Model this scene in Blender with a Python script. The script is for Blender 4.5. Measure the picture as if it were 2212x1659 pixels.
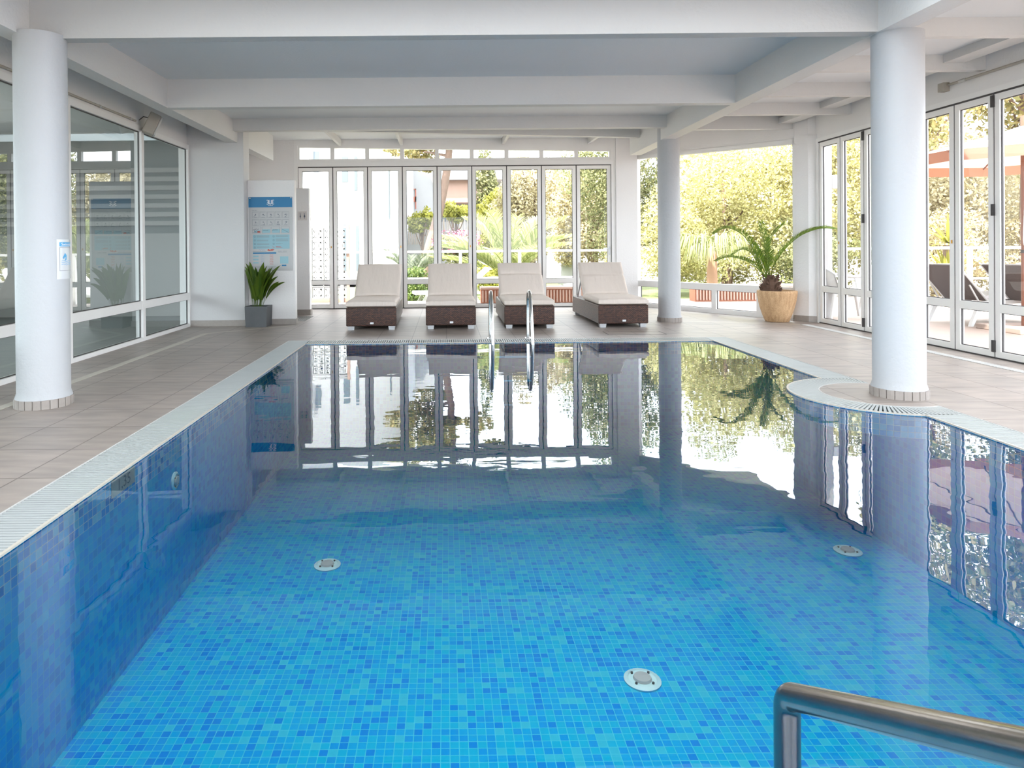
import bpy, math, random
import numpy as np
from mathutils import Vector, Matrix, Euler

# ------------------------------------------------------------------ camera, sky, sun, exposure
for o in list(bpy.data.objects):
    bpy.data.objects.remove(o)
SC = bpy.context.scene
COL = SC.collection
R = math.radians
W_PX, H_PX, F_PX = 2212.0, 1659.0, 1475.0

cam_data = bpy.data.cameras.new('camera')
cam = bpy.data.objects.new('camera', cam_data)
COL.objects.link(cam)
cam_data.sensor_fit = 'HORIZONTAL'
cam_data.sensor_width = 36.0
cam_data.lens = 36.0 * F_PX / W_PX
PITCH, ROLL = 0.005, 0.0085
cam_data.shift_x = (1106 - 963) / W_PX
cam_data.shift_y = -(829.5 - 533 - PITCH * F_PX) / W_PX
cam_data.clip_start = 0.05
cam_data.clip_end = 500
cam.matrix_world = (Matrix.Translation((0, 0, 1.1)) @ Euler((R(90) - PITCH, 0, 0)).to_matrix().to_4x4()
                    @ Matrix.Rotation(-ROLL, 4, 'Z'))
SC.camera = cam

world = bpy.data.worlds.new('sky')
SC.world = world
world.use_nodes = True
wn = world.node_tree.nodes
wbg = wn['Background']
wbg.inputs[0].default_value = (0.86, 0.92, 1.0, 1)
wbg.inputs[1].default_value = 3.0

sun_data = bpy.data.lights.new('sun', 'SUN')
sun_data.energy = 6.0
sun_data.angle = R(1.0)
sun_data.color = (1.0, 0.93, 0.82)
sun = bpy.data.objects.new('sun', sun_data)
COL.objects.link(sun)
sun_dir = Vector((-0.42, -0.45, 1.0)).normalized()      # towards the sun: high, behind the left shoulder
sun.rotation_euler = sun_dir.to_track_quat('Z', 'Y').to_euler()

SC.view_settings.view_transform = 'Standard'
SC.view_settings.look = 'None'
SC.view_settings.gamma = 1
SC.view_settings.use_curve_mapping = False
SC.view_settings.exposure = 1.75
SC.cycles.use_denoising = True
SC.cycles.max_bounces = 10
SC.cycles.diffuse_bounces = 6
SC.cycles.glossy_bounces = 4
SC.cycles.transmission_bounces = 4
SC.cycles.transparent_max_bounces = 12
SC.cycles.caustics_reflective = False
SC.cycles.caustics_refractive = False
SC.cycles.sample_clamp_indirect = 6.0
SC.cycles.use_adaptive_sampling = True
SC.cycles.adaptive_threshold = 0.02

rnd = random.Random(7)

# ------------------------------------------------------------------ materials
MATS = {}


def new_mat(name):
    m = bpy.data.materials.new(name)
    m.use_nodes = True
    MATS[name] = m
    nt = m.node_tree
    return m, nt, nt.nodes, nt.links, nt.nodes['Principled BSDF']


def simple(name, col, rough=0.5, metal=0.0, bump=0.0, bscale=60.0, var=0.0, vscale=4.0, spec=0.5):
    m, nt, N, L, b = new_mat(name)
    b.inputs['Base Color'].default_value = (*col, 1)
    b.inputs['Roughness'].default_value = rough
    b.inputs['Metallic'].default_value = metal
    b.inputs['Specular IOR Level'].default_value = spec
    tc = N.new('ShaderNodeTexCoord')
    if bump > 0:
        n = N.new('ShaderNodeTexNoise')
        n.inputs['Scale'].default_value = bscale
        n.inputs['Detail'].default_value = 4
        L.new(tc.outputs['Object'], n.inputs['Vector'])
        bp = N.new('ShaderNodeBump')
        bp.inputs['Strength'].default_value = bump
        bp.inputs['Distance'].default_value = 0.01
        L.new(n.outputs['Fac'], bp.inputs['Height'])
        L.new(bp.outputs[0], b.inputs['Normal'])
    if var > 0:
        n2 = N.new('ShaderNodeTexNoise')
        n2.inputs['Scale'].default_value = vscale
        n2.inputs['Detail'].default_value = 5
        L.new(tc.outputs['Object'], n2.inputs['Vector'])
        mx = N.new('ShaderNodeMix')
        mx.data_type = 'RGBA'
        L.new(n2.outputs['Fac'], mx.inputs[0])
        mx.inputs[6].default_value = (*[c * (1 - var) for c in col], 1)
        mx.inputs[7].default_value = (*[min(1, c * (1 + var)) for c in col], 1)
        L.new(mx.outputs[2], b.inputs['Base Color'])
    return m


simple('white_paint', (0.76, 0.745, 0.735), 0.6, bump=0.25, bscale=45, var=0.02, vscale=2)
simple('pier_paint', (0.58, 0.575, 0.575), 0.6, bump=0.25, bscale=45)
simple('ceiling_paint', (0.70, 0.72, 0.73), 0.7, bump=0.15, bscale=40, var=0.02, vscale=1.5)
simple('beam_paint', (0.62, 0.615, 0.605), 0.6, bump=0.3, bscale=35, var=0.02, vscale=3)
simple('shaded_beam_paint', (0.48, 0.48, 0.475), 0.6, bump=0.3, bscale=35, var=0.02, vscale=3)  # same paint as the other beams; nearest beam's dimmer light put into the colour
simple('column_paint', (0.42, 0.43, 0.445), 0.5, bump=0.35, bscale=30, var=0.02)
simple('aluminium_frame', (0.87, 0.855, 0.83), 0.4, var=0.03)
simple('white_frame', (0.80, 0.79, 0.775), 0.4, var=0.03)
simple('dark_seal', (0.05, 0.045, 0.045), 0.6)
simple('dark_gap', (0.02, 0.02, 0.02), 0.8)
simple('skirting_stone', (0.32, 0.285, 0.26), 0.5, var=0.15, vscale=25, bump=0.1)
simple('grout_light', (0.42, 0.39, 0.36), 0.6)
simple('steel', (0.62, 0.62, 0.62), 0.18, metal=1.0, bump=0.02, bscale=15)
simple('steel_dark', (0.30, 0.275, 0.255), 0.2, metal=1.0, bump=0.04, bscale=25, var=0.2, vscale=12)
simple('cast_aluminium', (0.62, 0.64, 0.66), 0.4, metal=0.6)
simple('grate_plastic', (0.36, 0.38, 0.375), 0.45, var=0.06, vscale=6)
simple('gutter', (0.20, 0.21, 0.21), 0.7)
simple('cream_strip', (0.46, 0.42, 0.36), 0.5, var=0.08, vscale=30)
simple('concrete_pot', (0.085, 0.09, 0.095), 0.55, var=0.25, vscale=6, bump=0.1)
simple('soil', (0.06, 0.04, 0.03), 0.9, bump=0.5)
simple('poster_panel', (0.45, 0.45, 0.445), 0.35)
simple('poster_blue', (0.0, 0.155, 0.34), 0.4)
simple('poster_cyan', (0.25, 0.44, 0.50), 0.4)
simple('poster_ink', (0.08, 0.10, 0.14), 0.5)
simple('poster_line', (0.22, 0.23, 0.25), 0.5)
simple('poster_red', (0.5, 0.07, 0.035), 0.5)
simple('poster_pen_blue', (0.15, 0.25, 0.45), 0.5)
simple('poster_white', (0.9, 0.9, 0.9), 0.4)
simple('sign_skyblue', (0.08, 0.34, 0.60), 0.4)
simple('sign_plate', (0.64, 0.60, 0.57), 0.3)
simple('sign_film', (0.58, 0.60, 0.62), 0.2)
simple('speaker_shell', (0.38, 0.35, 0.30), 0.5)
simple('white_plastic', (0.50, 0.50, 0.49), 0.45)
simple('textile', (0.11, 0.09, 0.085), 0.8, bump=0.1, bscale=200)
simple('umbrella_pole', (0.20, 0.08, 0.05), 0.4)
simple('terracotta', (0.40, 0.16, 0.09), 0.7, var=0.15)
simple('render_white', (0.34, 0.338, 0.335), 0.8, var=0.02)
simple('block_white', (0.36, 0.36, 0.36), 0.8)
simple('render_peach', (0.42, 0.28, 0.22), 0.8, var=0.05)
simple('pale_blue_glass', (0.085, 0.105, 0.115), 0.3)
simple('red_frame', (0.35, 0.11, 0.07), 0.6)
simple('bark', (0.15, 0.10, 0.075), 0.9, bump=0.6, bscale=12, var=0.3, vscale=8)
simple('palm_bark', (0.10, 0.055, 0.035), 0.9, bump=0.6, bscale=30, var=0.4, vscale=30)
simple('palm_trunk', (0.30, 0.17, 0.11), 0.85, bump=0.5, bscale=20, var=0.2)
simple('bare_ground', (0.30, 0.27, 0.25), 0.9, var=0.15, vscale=1.0)
simple('lawn', (0.16, 0.19, 0.07), 0.9, var=0.35, vscale=1.2, bump=0.5, bscale=30)
simple('terrace_stone', (0.33, 0.26, 0.225), 0.6, var=0.08, vscale=3)
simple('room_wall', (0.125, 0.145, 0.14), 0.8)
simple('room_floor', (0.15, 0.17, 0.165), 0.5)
simple('frosted_film', (0.24, 0.24, 0.225), 0.6)
simple('brass', (0.6, 0.33, 0.08), 0.35, metal=1.0)
simple('pool_light_shell', (0.62, 0.82, 0.84), 0.4)
simple('flower_pink', (0.38, 0.08, 0.17), 0.7)
simple('reed', (0.32, 0.26, 0.21), 0.9, var=0.3, vscale=20)


def fabric(name, col):
    m, nt, N, L, b = new_mat(name)
    tc = N.new('ShaderNodeTexCoord')
    n = N.new('ShaderNodeTexNoise'); n.inputs['Scale'].default_value = 6; n.inputs['Detail'].default_value = 3
    mp = N.new('ShaderNodeMapping'); mp.inputs['Scale'].default_value = (3.0, 0.7, 0.7)
    L.new(tc.outputs['Object'], mp.inputs[0]); L.new(mp.outputs[0], n.inputs['Vector'])
    n2 = N.new('ShaderNodeTexNoise'); n2.inputs['Scale'].default_value = 400
    L.new(tc.outputs['Object'], n2.inputs['Vector'])
    b1 = N.new('ShaderNodeBump'); b1.inputs['Strength'].default_value = 0.5; b1.inputs['Distance'].default_value = 0.02
    b2 = N.new('ShaderNodeBump'); b2.inputs['Strength'].default_value = 0.15; b2.inputs['Distance'].default_value = 0.002
    L.new(n.outputs['Fac'], b1.inputs['Height']); L.new(n2.outputs['Fac'], b2.inputs['Height'])
    L.new(b1.outputs[0], b2.inputs['Normal']); L.new(b2.outputs[0], b.inputs['Normal'])
    b.inputs['Base Color'].default_value = (*col, 1); b.inputs['Roughness'].default_value = 0.85
    b.inputs['Specular IOR Level'].default_value = 0.2
    return m


fabric('cushion', (0.68, 0.595, 0.535))


def canopy_mat(name, col, tr):
    m, nt, N, L, b = new_mat(name)
    N.remove(b)
    d = N.new('ShaderNodeBsdfDiffuse'); t = N.new('ShaderNodeBsdfTranslucent'); mx = N.new('ShaderNodeMixShader')
    d.inputs[0].default_value = (*col, 1); t.inputs[0].default_value = (*tr, 1); mx.inputs[0].default_value = 0.4
    L.new(d.outputs[0], mx.inputs[1]); L.new(t.outputs[0], mx.inputs[2])
    L.new(mx.outputs[0], N['Material Output'].inputs[0])


canopy_mat('canopy_cloth', (0.45, 0.42, 0.40), (0.34, 0.24, 0.19))
m_, nt_, N_, L_, b_ = new_mat('added_skylight')  # translucent pane of the added rooflight, lets extra daylight down on the pool
N_.remove(b_)
t_ = N_.new('ShaderNodeBsdfTranslucent'); t_.inputs[0].default_value = (0.31, 0.32, 0.33, 1)
L_.new(t_.outputs[0], N_['Material Output'].inputs[0])
canopy_mat('valance_cloth', (0.36, 0.22, 0.17), (0.4, 0.17, 0.09))


def leaf_mat(name, c1, c2, c3=None, trans=0.35, rough=0.5):
    m, nt, N, L, b = new_mat(name)
    g = N.new('ShaderNodeNewGeometry')
    cr = N.new('ShaderNodeValToRGB')
    cr.color_ramp.elements[0].color = (*c1, 1)
    cr.color_ramp.elements[1].color = (*c2, 1)
    if c3:
        e = cr.color_ramp.elements.new(0.5); e.color = (*c3, 1)
    L.new(g.outputs['Random Per Island'], cr.inputs[0])
    L.new(cr.outputs[0], b.inputs['Base Color'])
    b.inputs['Roughness'].default_value = rough
    b.inputs['Specular IOR Level'].default_value = 0.3
    t = N.new('ShaderNodeBsdfTranslucent')
    L.new(cr.outputs[0], t.inputs[0])
    mx = N.new('ShaderNodeMixShader'); mx.inputs[0].default_value = trans
    L.new(b.outputs[0], mx.inputs[1]); L.new(t.outputs[0], mx.inputs[2])
    L.new(mx.outputs[0], N['Material Output'].inputs[0])


leaf_mat('leaf_gold', (0.3, 0.265, 0.11), (0.58, 0.53, 0.31), (0.4, 0.38, 0.15))
leaf_mat('leaf_beige', (0.32, 0.27, 0.16), (0.6, 0.53, 0.38), (0.42, 0.36, 0.2))
leaf_mat('leaf_olive', (0.1, 0.11, 0.05), (0.36, 0.34, 0.18), (0.21, 0.22, 0.09))
leaf_mat('leaf_bush', (0.06, 0.1, 0.03), (0.2, 0.25, 0.07), (0.12, 0.17, 0.045))
leaf_mat('leaf_yellow', (0.22, 0.22, 0.04), (0.38, 0.35, 0.09), (0.27, 0.27, 0.05))
leaf_mat('leaf_pine', (0.26, 0.2, 0.07), (0.52, 0.42, 0.2), (0.24, 0.24, 0.1))
leaf_mat('palm_leaf_out', (0.22, 0.25, 0.1), (0.5, 0.48, 0.28), (0.33, 0.36, 0.14))
leaf_mat('palm_leaf_grey', (0.08, 0.1, 0.065), (0.17, 0.19, 0.12))
leaf_mat('palm_leaf', (0.075, 0.14, 0.018), (0.22, 0.3, 0.03), (0.13, 0.21, 0.025))
leaf_mat('palm_leaf_tip', (0.2, 0.22, 0.04), (0.28, 0.26, 0.06))
leaf_mat('broad_leaf', (0.022, 0.06, 0.01), (0.15, 0.2, 0.015), (0.06, 0.11, 0.012), trans=0.3, rough=0.35)
leaf_mat('dry_leaf', (0.35, 0.18, 0.07), (0.45, 0.26, 0.1))


def glass_mat(name, tint, ior, extra=0.0, rough=0.0):
    m, nt, N, L, b = new_mat(name)
    N.remove(b)
    tr = N.new('ShaderNodeBsdfTransparent'); tr.inputs[0].default_value = (*tint, 1)
    gl = N.new('ShaderNodeBsdfGlossy'); gl.inputs['Color'].default_value = (0.94, 0.98, 1.0, 1); gl.inputs['Roughness'].default_value = rough
    fr = N.new('ShaderNodeFresnel'); fr.inputs[0].default_value = ior
    mx = N.new('ShaderNodeMixShader')
    if extra:
        ad = N.new('ShaderNodeMath'); ad.operation = 'ADD'; ad.use_clamp = True; ad.inputs[1].default_value = extra
        L.new(fr.outputs[0], ad.inputs[0]); L.new(ad.outputs[0], mx.inputs[0])
    else:
        L.new(fr.outputs[0], mx.inputs[0])
    L.new(tr.outputs[0], mx.inputs[1]); L.new(gl.outputs[0], mx.inputs[2])
    L.new(mx.outputs[0], N['Material Output'].inputs[0])
    return m, N, L, gl, fr


glass_mat('window_glass', (0.95, 0.965, 0.96), 1.3)
glass_mat('interior_glass', (0.74, 0.82, 0.79), 2.6)


def water():
    m, N, L, gl, fr = glass_mat('pool_water', (0.93, 1.0, 1.0), 1.6)
    tc = N.new('ShaderNodeTexCoord')
    mp = N.new('ShaderNodeMapping'); mp.inputs['Scale'].default_value = (1.0, 2.2, 1.0)
    L.new(tc.outputs['Object'], mp.inputs[0])
    n = N.new('ShaderNodeTexNoise'); n.inputs['Scale'].default_value = 1.6; n.inputs['Detail'].default_value = 2
    n2 = N.new('ShaderNodeTexNoise'); n2.inputs['Scale'].default_value = 9; n2.inputs['Detail'].default_value = 2
    L.new(mp.outputs[0], n.inputs['Vector']); L.new(mp.outputs[0], n2.inputs['Vector'])
    # ripples come in patches
    n3 = N.new('ShaderNodeTexNoise'); n3.inputs['Scale'].default_value = 0.45
    L.new(tc.outputs['Object'], n3.inputs['Vector'])
    cr = N.new('ShaderNodeValToRGB'); cr.color_ramp.elements[0].position = 0.5; cr.color_ramp.elements[1].position = 0.72
    L.new(n3.outputs['Fac'], cr.inputs[0])
    mu = N.new('ShaderNodeMath'); mu.operation = 'MULTIPLY'
    L.new(n2.outputs['Fac'], mu.inputs[0]); L.new(cr.outputs[0], mu.inputs[1])
    mu2 = N.new('ShaderNodeMath'); mu2.operation = 'MULTIPLY_ADD'; mu2.inputs[1].default_value = 0.22
    L.new(mu.outputs[0], mu2.inputs[0]); L.new(n.outputs['Fac'], mu2.inputs[2])
    bp = N.new('ShaderNodeBump'); bp.inputs['Strength'].default_value = 0.05; bp.inputs['Distance'].default_value = 0.03
    L.new(mu2.outputs[0], bp.inputs['Height'])
    L.new(bp.outputs[0], gl.inputs['Normal'])


water()


def mosaic(name, pal, pitch=0.039, grout=(0.25, 0.62, 0.70)):
    m, nt, N, L, b = new_mat(name)
    uv = N.new('ShaderNodeUVMap')
    sc = N.new('ShaderNodeVectorMath'); sc.operation = 'SCALE'; sc.inputs[3].default_value = 1 / pitch
    L.new(uv.outputs[0], sc.inputs[0])
    fl = N.new('ShaderNodeVectorMath'); fl.operation = 'FLOOR'; L.new(sc.outputs[0], fl.inputs[0])
    fr = N.new('ShaderNodeVectorMath'); fr.operation = 'FRACTION'; L.new(sc.outputs[0], fr.inputs[0])
    wnz = N.new('ShaderNodeTexWhiteNoise'); wnz.noise_dimensions = '2D'; L.new(fl.outputs[0], wnz.inputs['Vector'])
    cr = N.new('ShaderNodeValToRGB'); cr.color_ramp.interpolation = 'CONSTANT'
    els = cr.color_ramp.elements
    for i, (p, c) in enumerate(pal):
        e = els[i] if i < 2 else els.new(p)
        e.position = p; e.color = (*c, 1)
    L.new(wnz.outputs['Value'], cr.inputs[0])
    # small drift of the mix from patch to patch
    sx = N.new('ShaderNodeSeparateXYZ'); L.new(fr.outputs[0], sx.inputs[0])
    def edge(o):
        a = N.new('ShaderNodeMath'); a.operation = 'SUBTRACT'; a.inputs[1].default_value = 0.5; L.new(o, a.inputs[0])
        c = N.new('ShaderNodeMath'); c.operation = 'ABSOLUTE'; L.new(a.outputs[0], c.inputs[0])
        return c.outputs[0]
    mxm = N.new('ShaderNodeMath'); mxm.operation = 'MAXIMUM'
    L.new(edge(sx.outputs[0]), mxm.inputs[0]); L.new(edge(sx.outputs[1]), mxm.inputs[1])
    gt = N.new('ShaderNodeMath'); gt.operation = 'GREATER_THAN'; gt.inputs[1].default_value = 0.455
    L.new(mxm.outputs[0], gt.inputs[0])
    mx = N.new('ShaderNodeMix'); mx.data_type = 'RGBA'
    L.new(gt.outputs[0], mx.inputs[0]); L.new(cr.outputs[0], mx.inputs[6]); mx.inputs[7].default_value = (*grout, 1)
    L.new(mx.outputs[2], b.inputs['Base Color'])
    b.inputs['Roughness'].default_value = 0.25
    b.inputs['Specular IOR Level'].default_value = 0.1


mosaic('pool_mosaic', [(0.0, (0.0, 0.33, 0.76)), (0.22, (0.0, 0.39, 0.76)), (0.5, (0.0, 0.45, 0.72)), (0.8, (0.0, 0.255, 0.74)), (0.93, (0.03, 0.50, 0.70))], grout=(0.07, 0.56, 0.72))
mosaic('pool_mosaic_wall', [(0.0, (0.0, 0.34, 0.78)), (0.25, (0.0, 0.39, 0.80)), (0.5, (0.0, 0.46, 0.78)), (0.8, (0.0, 0.32, 0.70)), (0.94, (0.02, 0.52, 0.78))], grout=(0.04, 0.50, 0.74))
mosaic('pool_mosaic_band', [(0.0, (0.0, 0.30, 0.72)), (0.3, (0.05, 0.45, 0.78)), (0.55, (0.18, 0.55, 0.75)), (0.75, (0.0, 0.24, 0.62)), (0.9, (0.10, 0.50, 0.80))], grout=(0.5, 0.66, 0.70))


def tile_mat():
    m, nt, N, L, b = new_mat('deck_tile')
    uv = N.new('ShaderNodeUVMap')
    br = N.new('ShaderNodeTexBrick')
    br.offset = 0.0; br.squash = 1.0
    br.inputs['Scale'].default_value = 1.0
    br.inputs['Brick Width'].default_value = 0.415
    br.inputs['Row Height'].default_value = 0.47
    br.inputs['Mortar Size'].default_value = 0.0045
    br.inputs['Mortar Smooth'].default_value = 0.1
    br.inputs['Color1'].default_value = (0.32, 0.272, 0.244, 1)
    br.inputs['Color2'].default_value = (0.285, 0.245, 0.22, 1)
    br.inputs['Mortar'].default_value = (0.15, 0.125, 0.11, 1)
    L.new(uv.outputs[0], br.inputs['Vector'])
    n = N.new('ShaderNodeTexNoise'); n.inputs['Scale'].default_value = 2.0; n.inputs['Detail'].default_value = 6
    mp = N.new('ShaderNodeMapping'); mp.inputs['Scale'].default_value = (1.5, 6.0, 1.0); mp.inputs['Rotation'].default_value = (0, 0, 0.5)
    L.new(uv.outputs[0], mp.inputs[0]); L.new(mp.outputs[0], n.inputs['Vector'])
    cr = N.new('ShaderNodeValToRGB')
    cr.color_ramp.elements[0].position = 0.3; cr.color_ramp.elements[0].color = (0.80, 0.80, 0.80, 1)
    cr.color_ramp.elements[1].position = 0.7; cr.color_ramp.elements[1].color = (1.15, 1.13, 1.10, 1)
    L.new(n.outputs['Fac'], cr.inputs[0])
    mx = N.new('ShaderNodeMix'); mx.data_type = 'RGBA'; mx.blend_type = 'MULTIPLY'; mx.inputs[0].default_value = 1.0
    L.new(br.outputs['Color'], mx.inputs[6]); L.new(cr.outputs[0], mx.inputs[7])
    L.new(mx.outputs[2], b.inputs['Base Color'])
    bp = N.new('ShaderNodeBump'); bp.inputs['Strength'].default_value = 0.4; bp.inputs['Distance'].default_value = 0.003
    iv = N.new('ShaderNodeMath'); iv.operation = 'SUBTRACT'; iv.inputs[0].default_value = 1.0
    L.new(br.outputs['Fac'], iv.inputs[1]); L.new(iv.outputs[0], bp.inputs['Height'])
    L.new(bp.outputs[0], b.inputs['Normal'])
    b.inputs['Roughness'].default_value = 0.42
    b.inputs['Specular IOR Level'].default_value = 0.5


tile_mat()


def wicker():
    m, nt, N, L, b = new_mat('wicker')
    uv = N.new('ShaderNodeUVMap')
    br = N.new('ShaderNodeTexBrick')
    br.offset = 0.5
    br.inputs['Scale'].default_value = 1.0
    br.inputs['Brick Width'].default_value = 0.030
    br.inputs['Row Height'].default_value = 0.0135
    br.inputs['Mortar Size'].default_value = 0.0038
    br.inputs['Mortar Smooth'].default_value = 0.6
    br.inputs['Color1'].default_value = (0.17, 0.065, 0.035, 1)
    br.inputs['Color2'].default_value = (0.055, 0.02, 0.013, 1)
    br.inputs['Mortar'].default_value = (0.005, 0.003, 0.003, 1)
    L.new(uv.outputs[0], br.inputs['Vector'])
    L.new(br.outputs['Color'], b.inputs['Base Color'])
    iv = N.new('ShaderNodeMath'); iv.operation = 'SUBTRACT'; iv.inputs[0].default_value = 1.0
    L.new(br.outputs['Fac'], iv.inputs[1])
    bp = N.new('ShaderNodeBump'); bp.inputs['Strength'].default_value = 0.9; bp.inputs['Distance'].default_value = 0.004
    L.new(iv.outputs[0], bp.inputs['Height']); L.new(bp.outputs[0], b.inputs['Normal'])
    b.inputs['Roughness'].default_value = 0.38


wicker()


def sandstone():
    m = simple('sandstone_pot', (0.52, 0.33, 0.17), 0.75, bump=0.4, bscale=120)
    nt = m.node_tree; N = nt.nodes; L = nt.links; b = N['Principled BSDF']
    tc = N.new('ShaderNodeTexCoord')
    n = N.new('ShaderNodeTexNoise'); n.inputs['Scale'].default_value = 90; n.inputs['Detail'].default_value = 3
    w = N.new('ShaderNodeTexNoise'); w.inputs['Scale'].default_value = 5
    mp = N.new('ShaderNodeMapping'); mp.inputs['Scale'].default_value = (6, 6, 0.6)
    L.new(tc.outputs['Object'], n.inputs['Vector']); L.new(tc.outputs['Object'], mp.inputs[0]); L.new(mp.outputs[0], w.inputs['Vector'])
    cr = N.new('ShaderNodeValToRGB')
    cr.color_ramp.elements[0].position = 0.35; cr.color_ramp.elements[0].color = (0.42, 0.25, 0.12, 1)
    cr.color_ramp.elements[1].position = 0.65; cr.color_ramp.elements[1].color = (0.66, 0.44, 0.25, 1)
    ad = N.new('ShaderNodeMath'); ad.operation = 'MULTIPLY_ADD'; ad.inputs[1].default_value = 0.5
    L.new(w.outputs['Fac'], ad.inputs[0])
    hl = N.new('ShaderNodeMath'); hl.operation = 'MULTIPLY'; hl.inputs[1].default_value = 0.5
    L.new(n.outputs['Fac'], hl.inputs[0]); L.new(hl.outputs[0], ad.inputs[2])
    L.new(ad.outputs[0], cr.inputs[0]); L.new(cr.outputs[0], b.inputs['Base Color'])


sandstone()

# ------------------------------------------------------------------ mesh helpers


class MB:
    def __init__(s):
        s.v = []; s.f = []; s.uv = {}

    def add(s, vs, fs):
        n = len(s.v)
        s.v += [tuple(p) for p in vs]
        s.f += [tuple(i + n for i in f) for f in fs]
        return s

    def box(s, x0, x1, y0, y1, z0, z1, M=None):
        vs = [Vector(p) for p in ((x0, y0, z0), (x1, y0, z0), (x1, y1, z0), (x0, y1, z0), (x0, y0, z1), (x1, y0, z1), (x1, y1, z1), (x0, y1, z1))]
        if M is not None:
            vs = [M @ p for p in vs]
        return s.add(vs, [(0, 3, 2, 1), (4, 5, 6, 7), (0, 1, 5, 4), (1, 2, 6, 5), (2, 3, 7, 6), (3, 0, 4, 7)])

    def poly(s, pts, uv=None):
        n = len(s.v)
        s.v += [tuple(p) for p in pts]
        s.f.append(tuple(range(n, n + len(pts))))
        if uv:
            s.uv[len(s.f) - 1] = uv
        return s

    def prism(s, pts, z0, z1):
        n = len(pts)
        vs = [(p[0], p[1], z0) for p in pts] + [(p[0], p[1], z1) for p in pts]
        fs = [tuple(reversed(range(n))), tuple(range(n, 2 * n))] + [(i, (i + 1) % n, n + (i + 1) % n, n + i) for i in range(n)]
        return s.add(vs, fs)

    def tube(s, path, r, seg=12, cap=True):
        path = [Vector(p) for p in path]
        n = len(path)
        rs = r if isinstance(r, (list, tuple)) else [r] * n
        t0 = (path[1] - path[0]).normalized()
        a = Vector((0, 0, 1)) if abs(t0.z) < 0.9 else Vector((1, 0, 0))
        u = t0.cross(a).normalized()
        vs = []
        for i in range(n):
            t = ((path[min(i + 1, n - 1)] - path[i]).normalized() + (path[i] - path[max(i - 1, 0)]).normalized()).normalized() if 0 < i < n - 1 else ((path[1] - path[0]).normalized() if i == 0 else (path[-1] - path[-2]).normalized())
            u = (u - t * u.dot(t)).normalized()
            w = t.cross(u)
            for k in range(seg):
                an = 2 * math.pi * k / seg
                vs.append(path[i] + (u * math.cos(an) + w * math.sin(an)) * rs[i])
        fs = []
        for i in range(n - 1):
            for k in range(seg):
                fs.append((i * seg + k, i * seg + (k + 1) % seg, (i + 1) * seg + (k + 1) % seg, (i + 1) * seg + k))
        if cap:
            fs.append(tuple(reversed(range(seg)))); fs.append(tuple(range((n - 1) * seg, n * seg)))
        return s.add(vs, fs)

    def lathe(s, prof, cx, cy, seg=40, cap=True):
        vs = []
        for (r, z) in prof:
            for k in range(seg):
                a = 2 * math.pi * k / seg
                vs.append((cx + r * math.cos(a), cy + r * math.sin(a), z))
        fs = []
        for i in range(len(prof) - 1):
            for k in range(seg):
                fs.append((i * seg + k, i * seg + (k + 1) % seg, (i + 1) * seg + (k + 1) % seg, (i + 1) * seg + k))
        if cap:
            fs.append(tuple(reversed(range(seg)))); fs.append(tuple(range((len(prof) - 1) * seg, len(prof) * seg)))
        return s.add(vs, fs)

    def build(s, name, mat, parent=None, smooth=None, bevel=0.0, loc=None):
        me = bpy.data.meshes.new(name)
        me.from_pydata(s.v, [], s.f)
        uvl = me.uv_layers.new(name='UVMap')
        co = s.v
        for pi, p in enumerate(me.polygons):
            cu = s.uv.get(pi)
            nrm = p.normal
            ax = max(range(3), key=lambda k: abs(nrm[k]))
            for j, li in enumerate(p.loop_indices):
                if cu:
                    uvl.data[li].uv = cu[j]
                else:
                    c = co[me.loops[li].vertex_index]
                    uvl.data[li].uv = (c[1], c[2]) if ax == 0 else ((c[0], c[2]) if ax == 1 else (c[0], c[1]))
        if smooth is not None:
            me.polygons.foreach_set('use_smooth', [True] * len(me.polygons))
            me.set_sharp_from_angle(angle=R(smooth))
        o = bpy.data.objects.new(name, me)
        COL.objects.link(o)
        me.materials.append(MATS[mat])
        if parent is not None:
            o.parent = parent
        if loc is not None:
            o.location = loc
        if bevel:
            b = o.modifiers.new('bevel', 'BEVEL'); b.width = bevel; b.segments = 2; b.limit_method = 'ANGLE'
        return o


def empty(name, loc=(0, 0, 0), rz=0.0):
    o = bpy.data.objects.new(name, None)
    o.empty_display_size = 0.1
    COL.objects.link(o)
    o.location = loc
    o.rotation_euler = (0, 0, rz)
    return o


def tag(o, label, cat, group=None, kind=None):
    o['label'] = label
    if cat: o['category'] = cat
    if group: o['group'] = group
    if kind: o['kind'] = kind
    return o


def struct(o, label=None, cat=None):
    o['kind'] = 'structure'
    if label: o['label'] = label
    if cat: o['category'] = cat
    return o


def copy_tree(o, parent=None):
    c = o.copy()
    COL.objects.link(c)
    if parent is not None:
        c.parent = parent
    for ch in [k for k in bpy.data.objects if k.parent == o]:
        copy_tree(ch, c)
    return c


def text_mesh(txt, size, align='CENTER'):
    cu = bpy.data.curves.new('txt', 'FONT')
    cu.body = txt; cu.size = size; cu.align_x = align; cu.align_y = 'CENTER'; cu.resolution_u = 3
    ob = bpy.data.objects.new('txt', cu)
    COL.objects.link(ob)
    dg = bpy.context.evaluated_depsgraph_get()
    me = bpy.data.meshes.new_from_object(ob.evaluated_get(dg))
    vs = [tuple(v.co) for v in me.vertices]; fs = [tuple(p.vertices) for p in me.polygons]
    bpy.data.objects.remove(ob); bpy.data.meshes.remove(me); bpy.data.curves.remove(cu)
    return vs, fs


# ------------------------------------------------------------------ the hall: floor, pool surround
XL, XR = -3.66, 5.19           # glass wall left, folding doors right
PX0, PX1, PY0, PY1 = -1.62, 3.06, 0.60, 7.84   # water
G = 0.255                      # grate width
RC = (3.17, 4.97); RO, RI = 0.62, 0.40         # bulge round the column
FAR = 12.25

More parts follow.
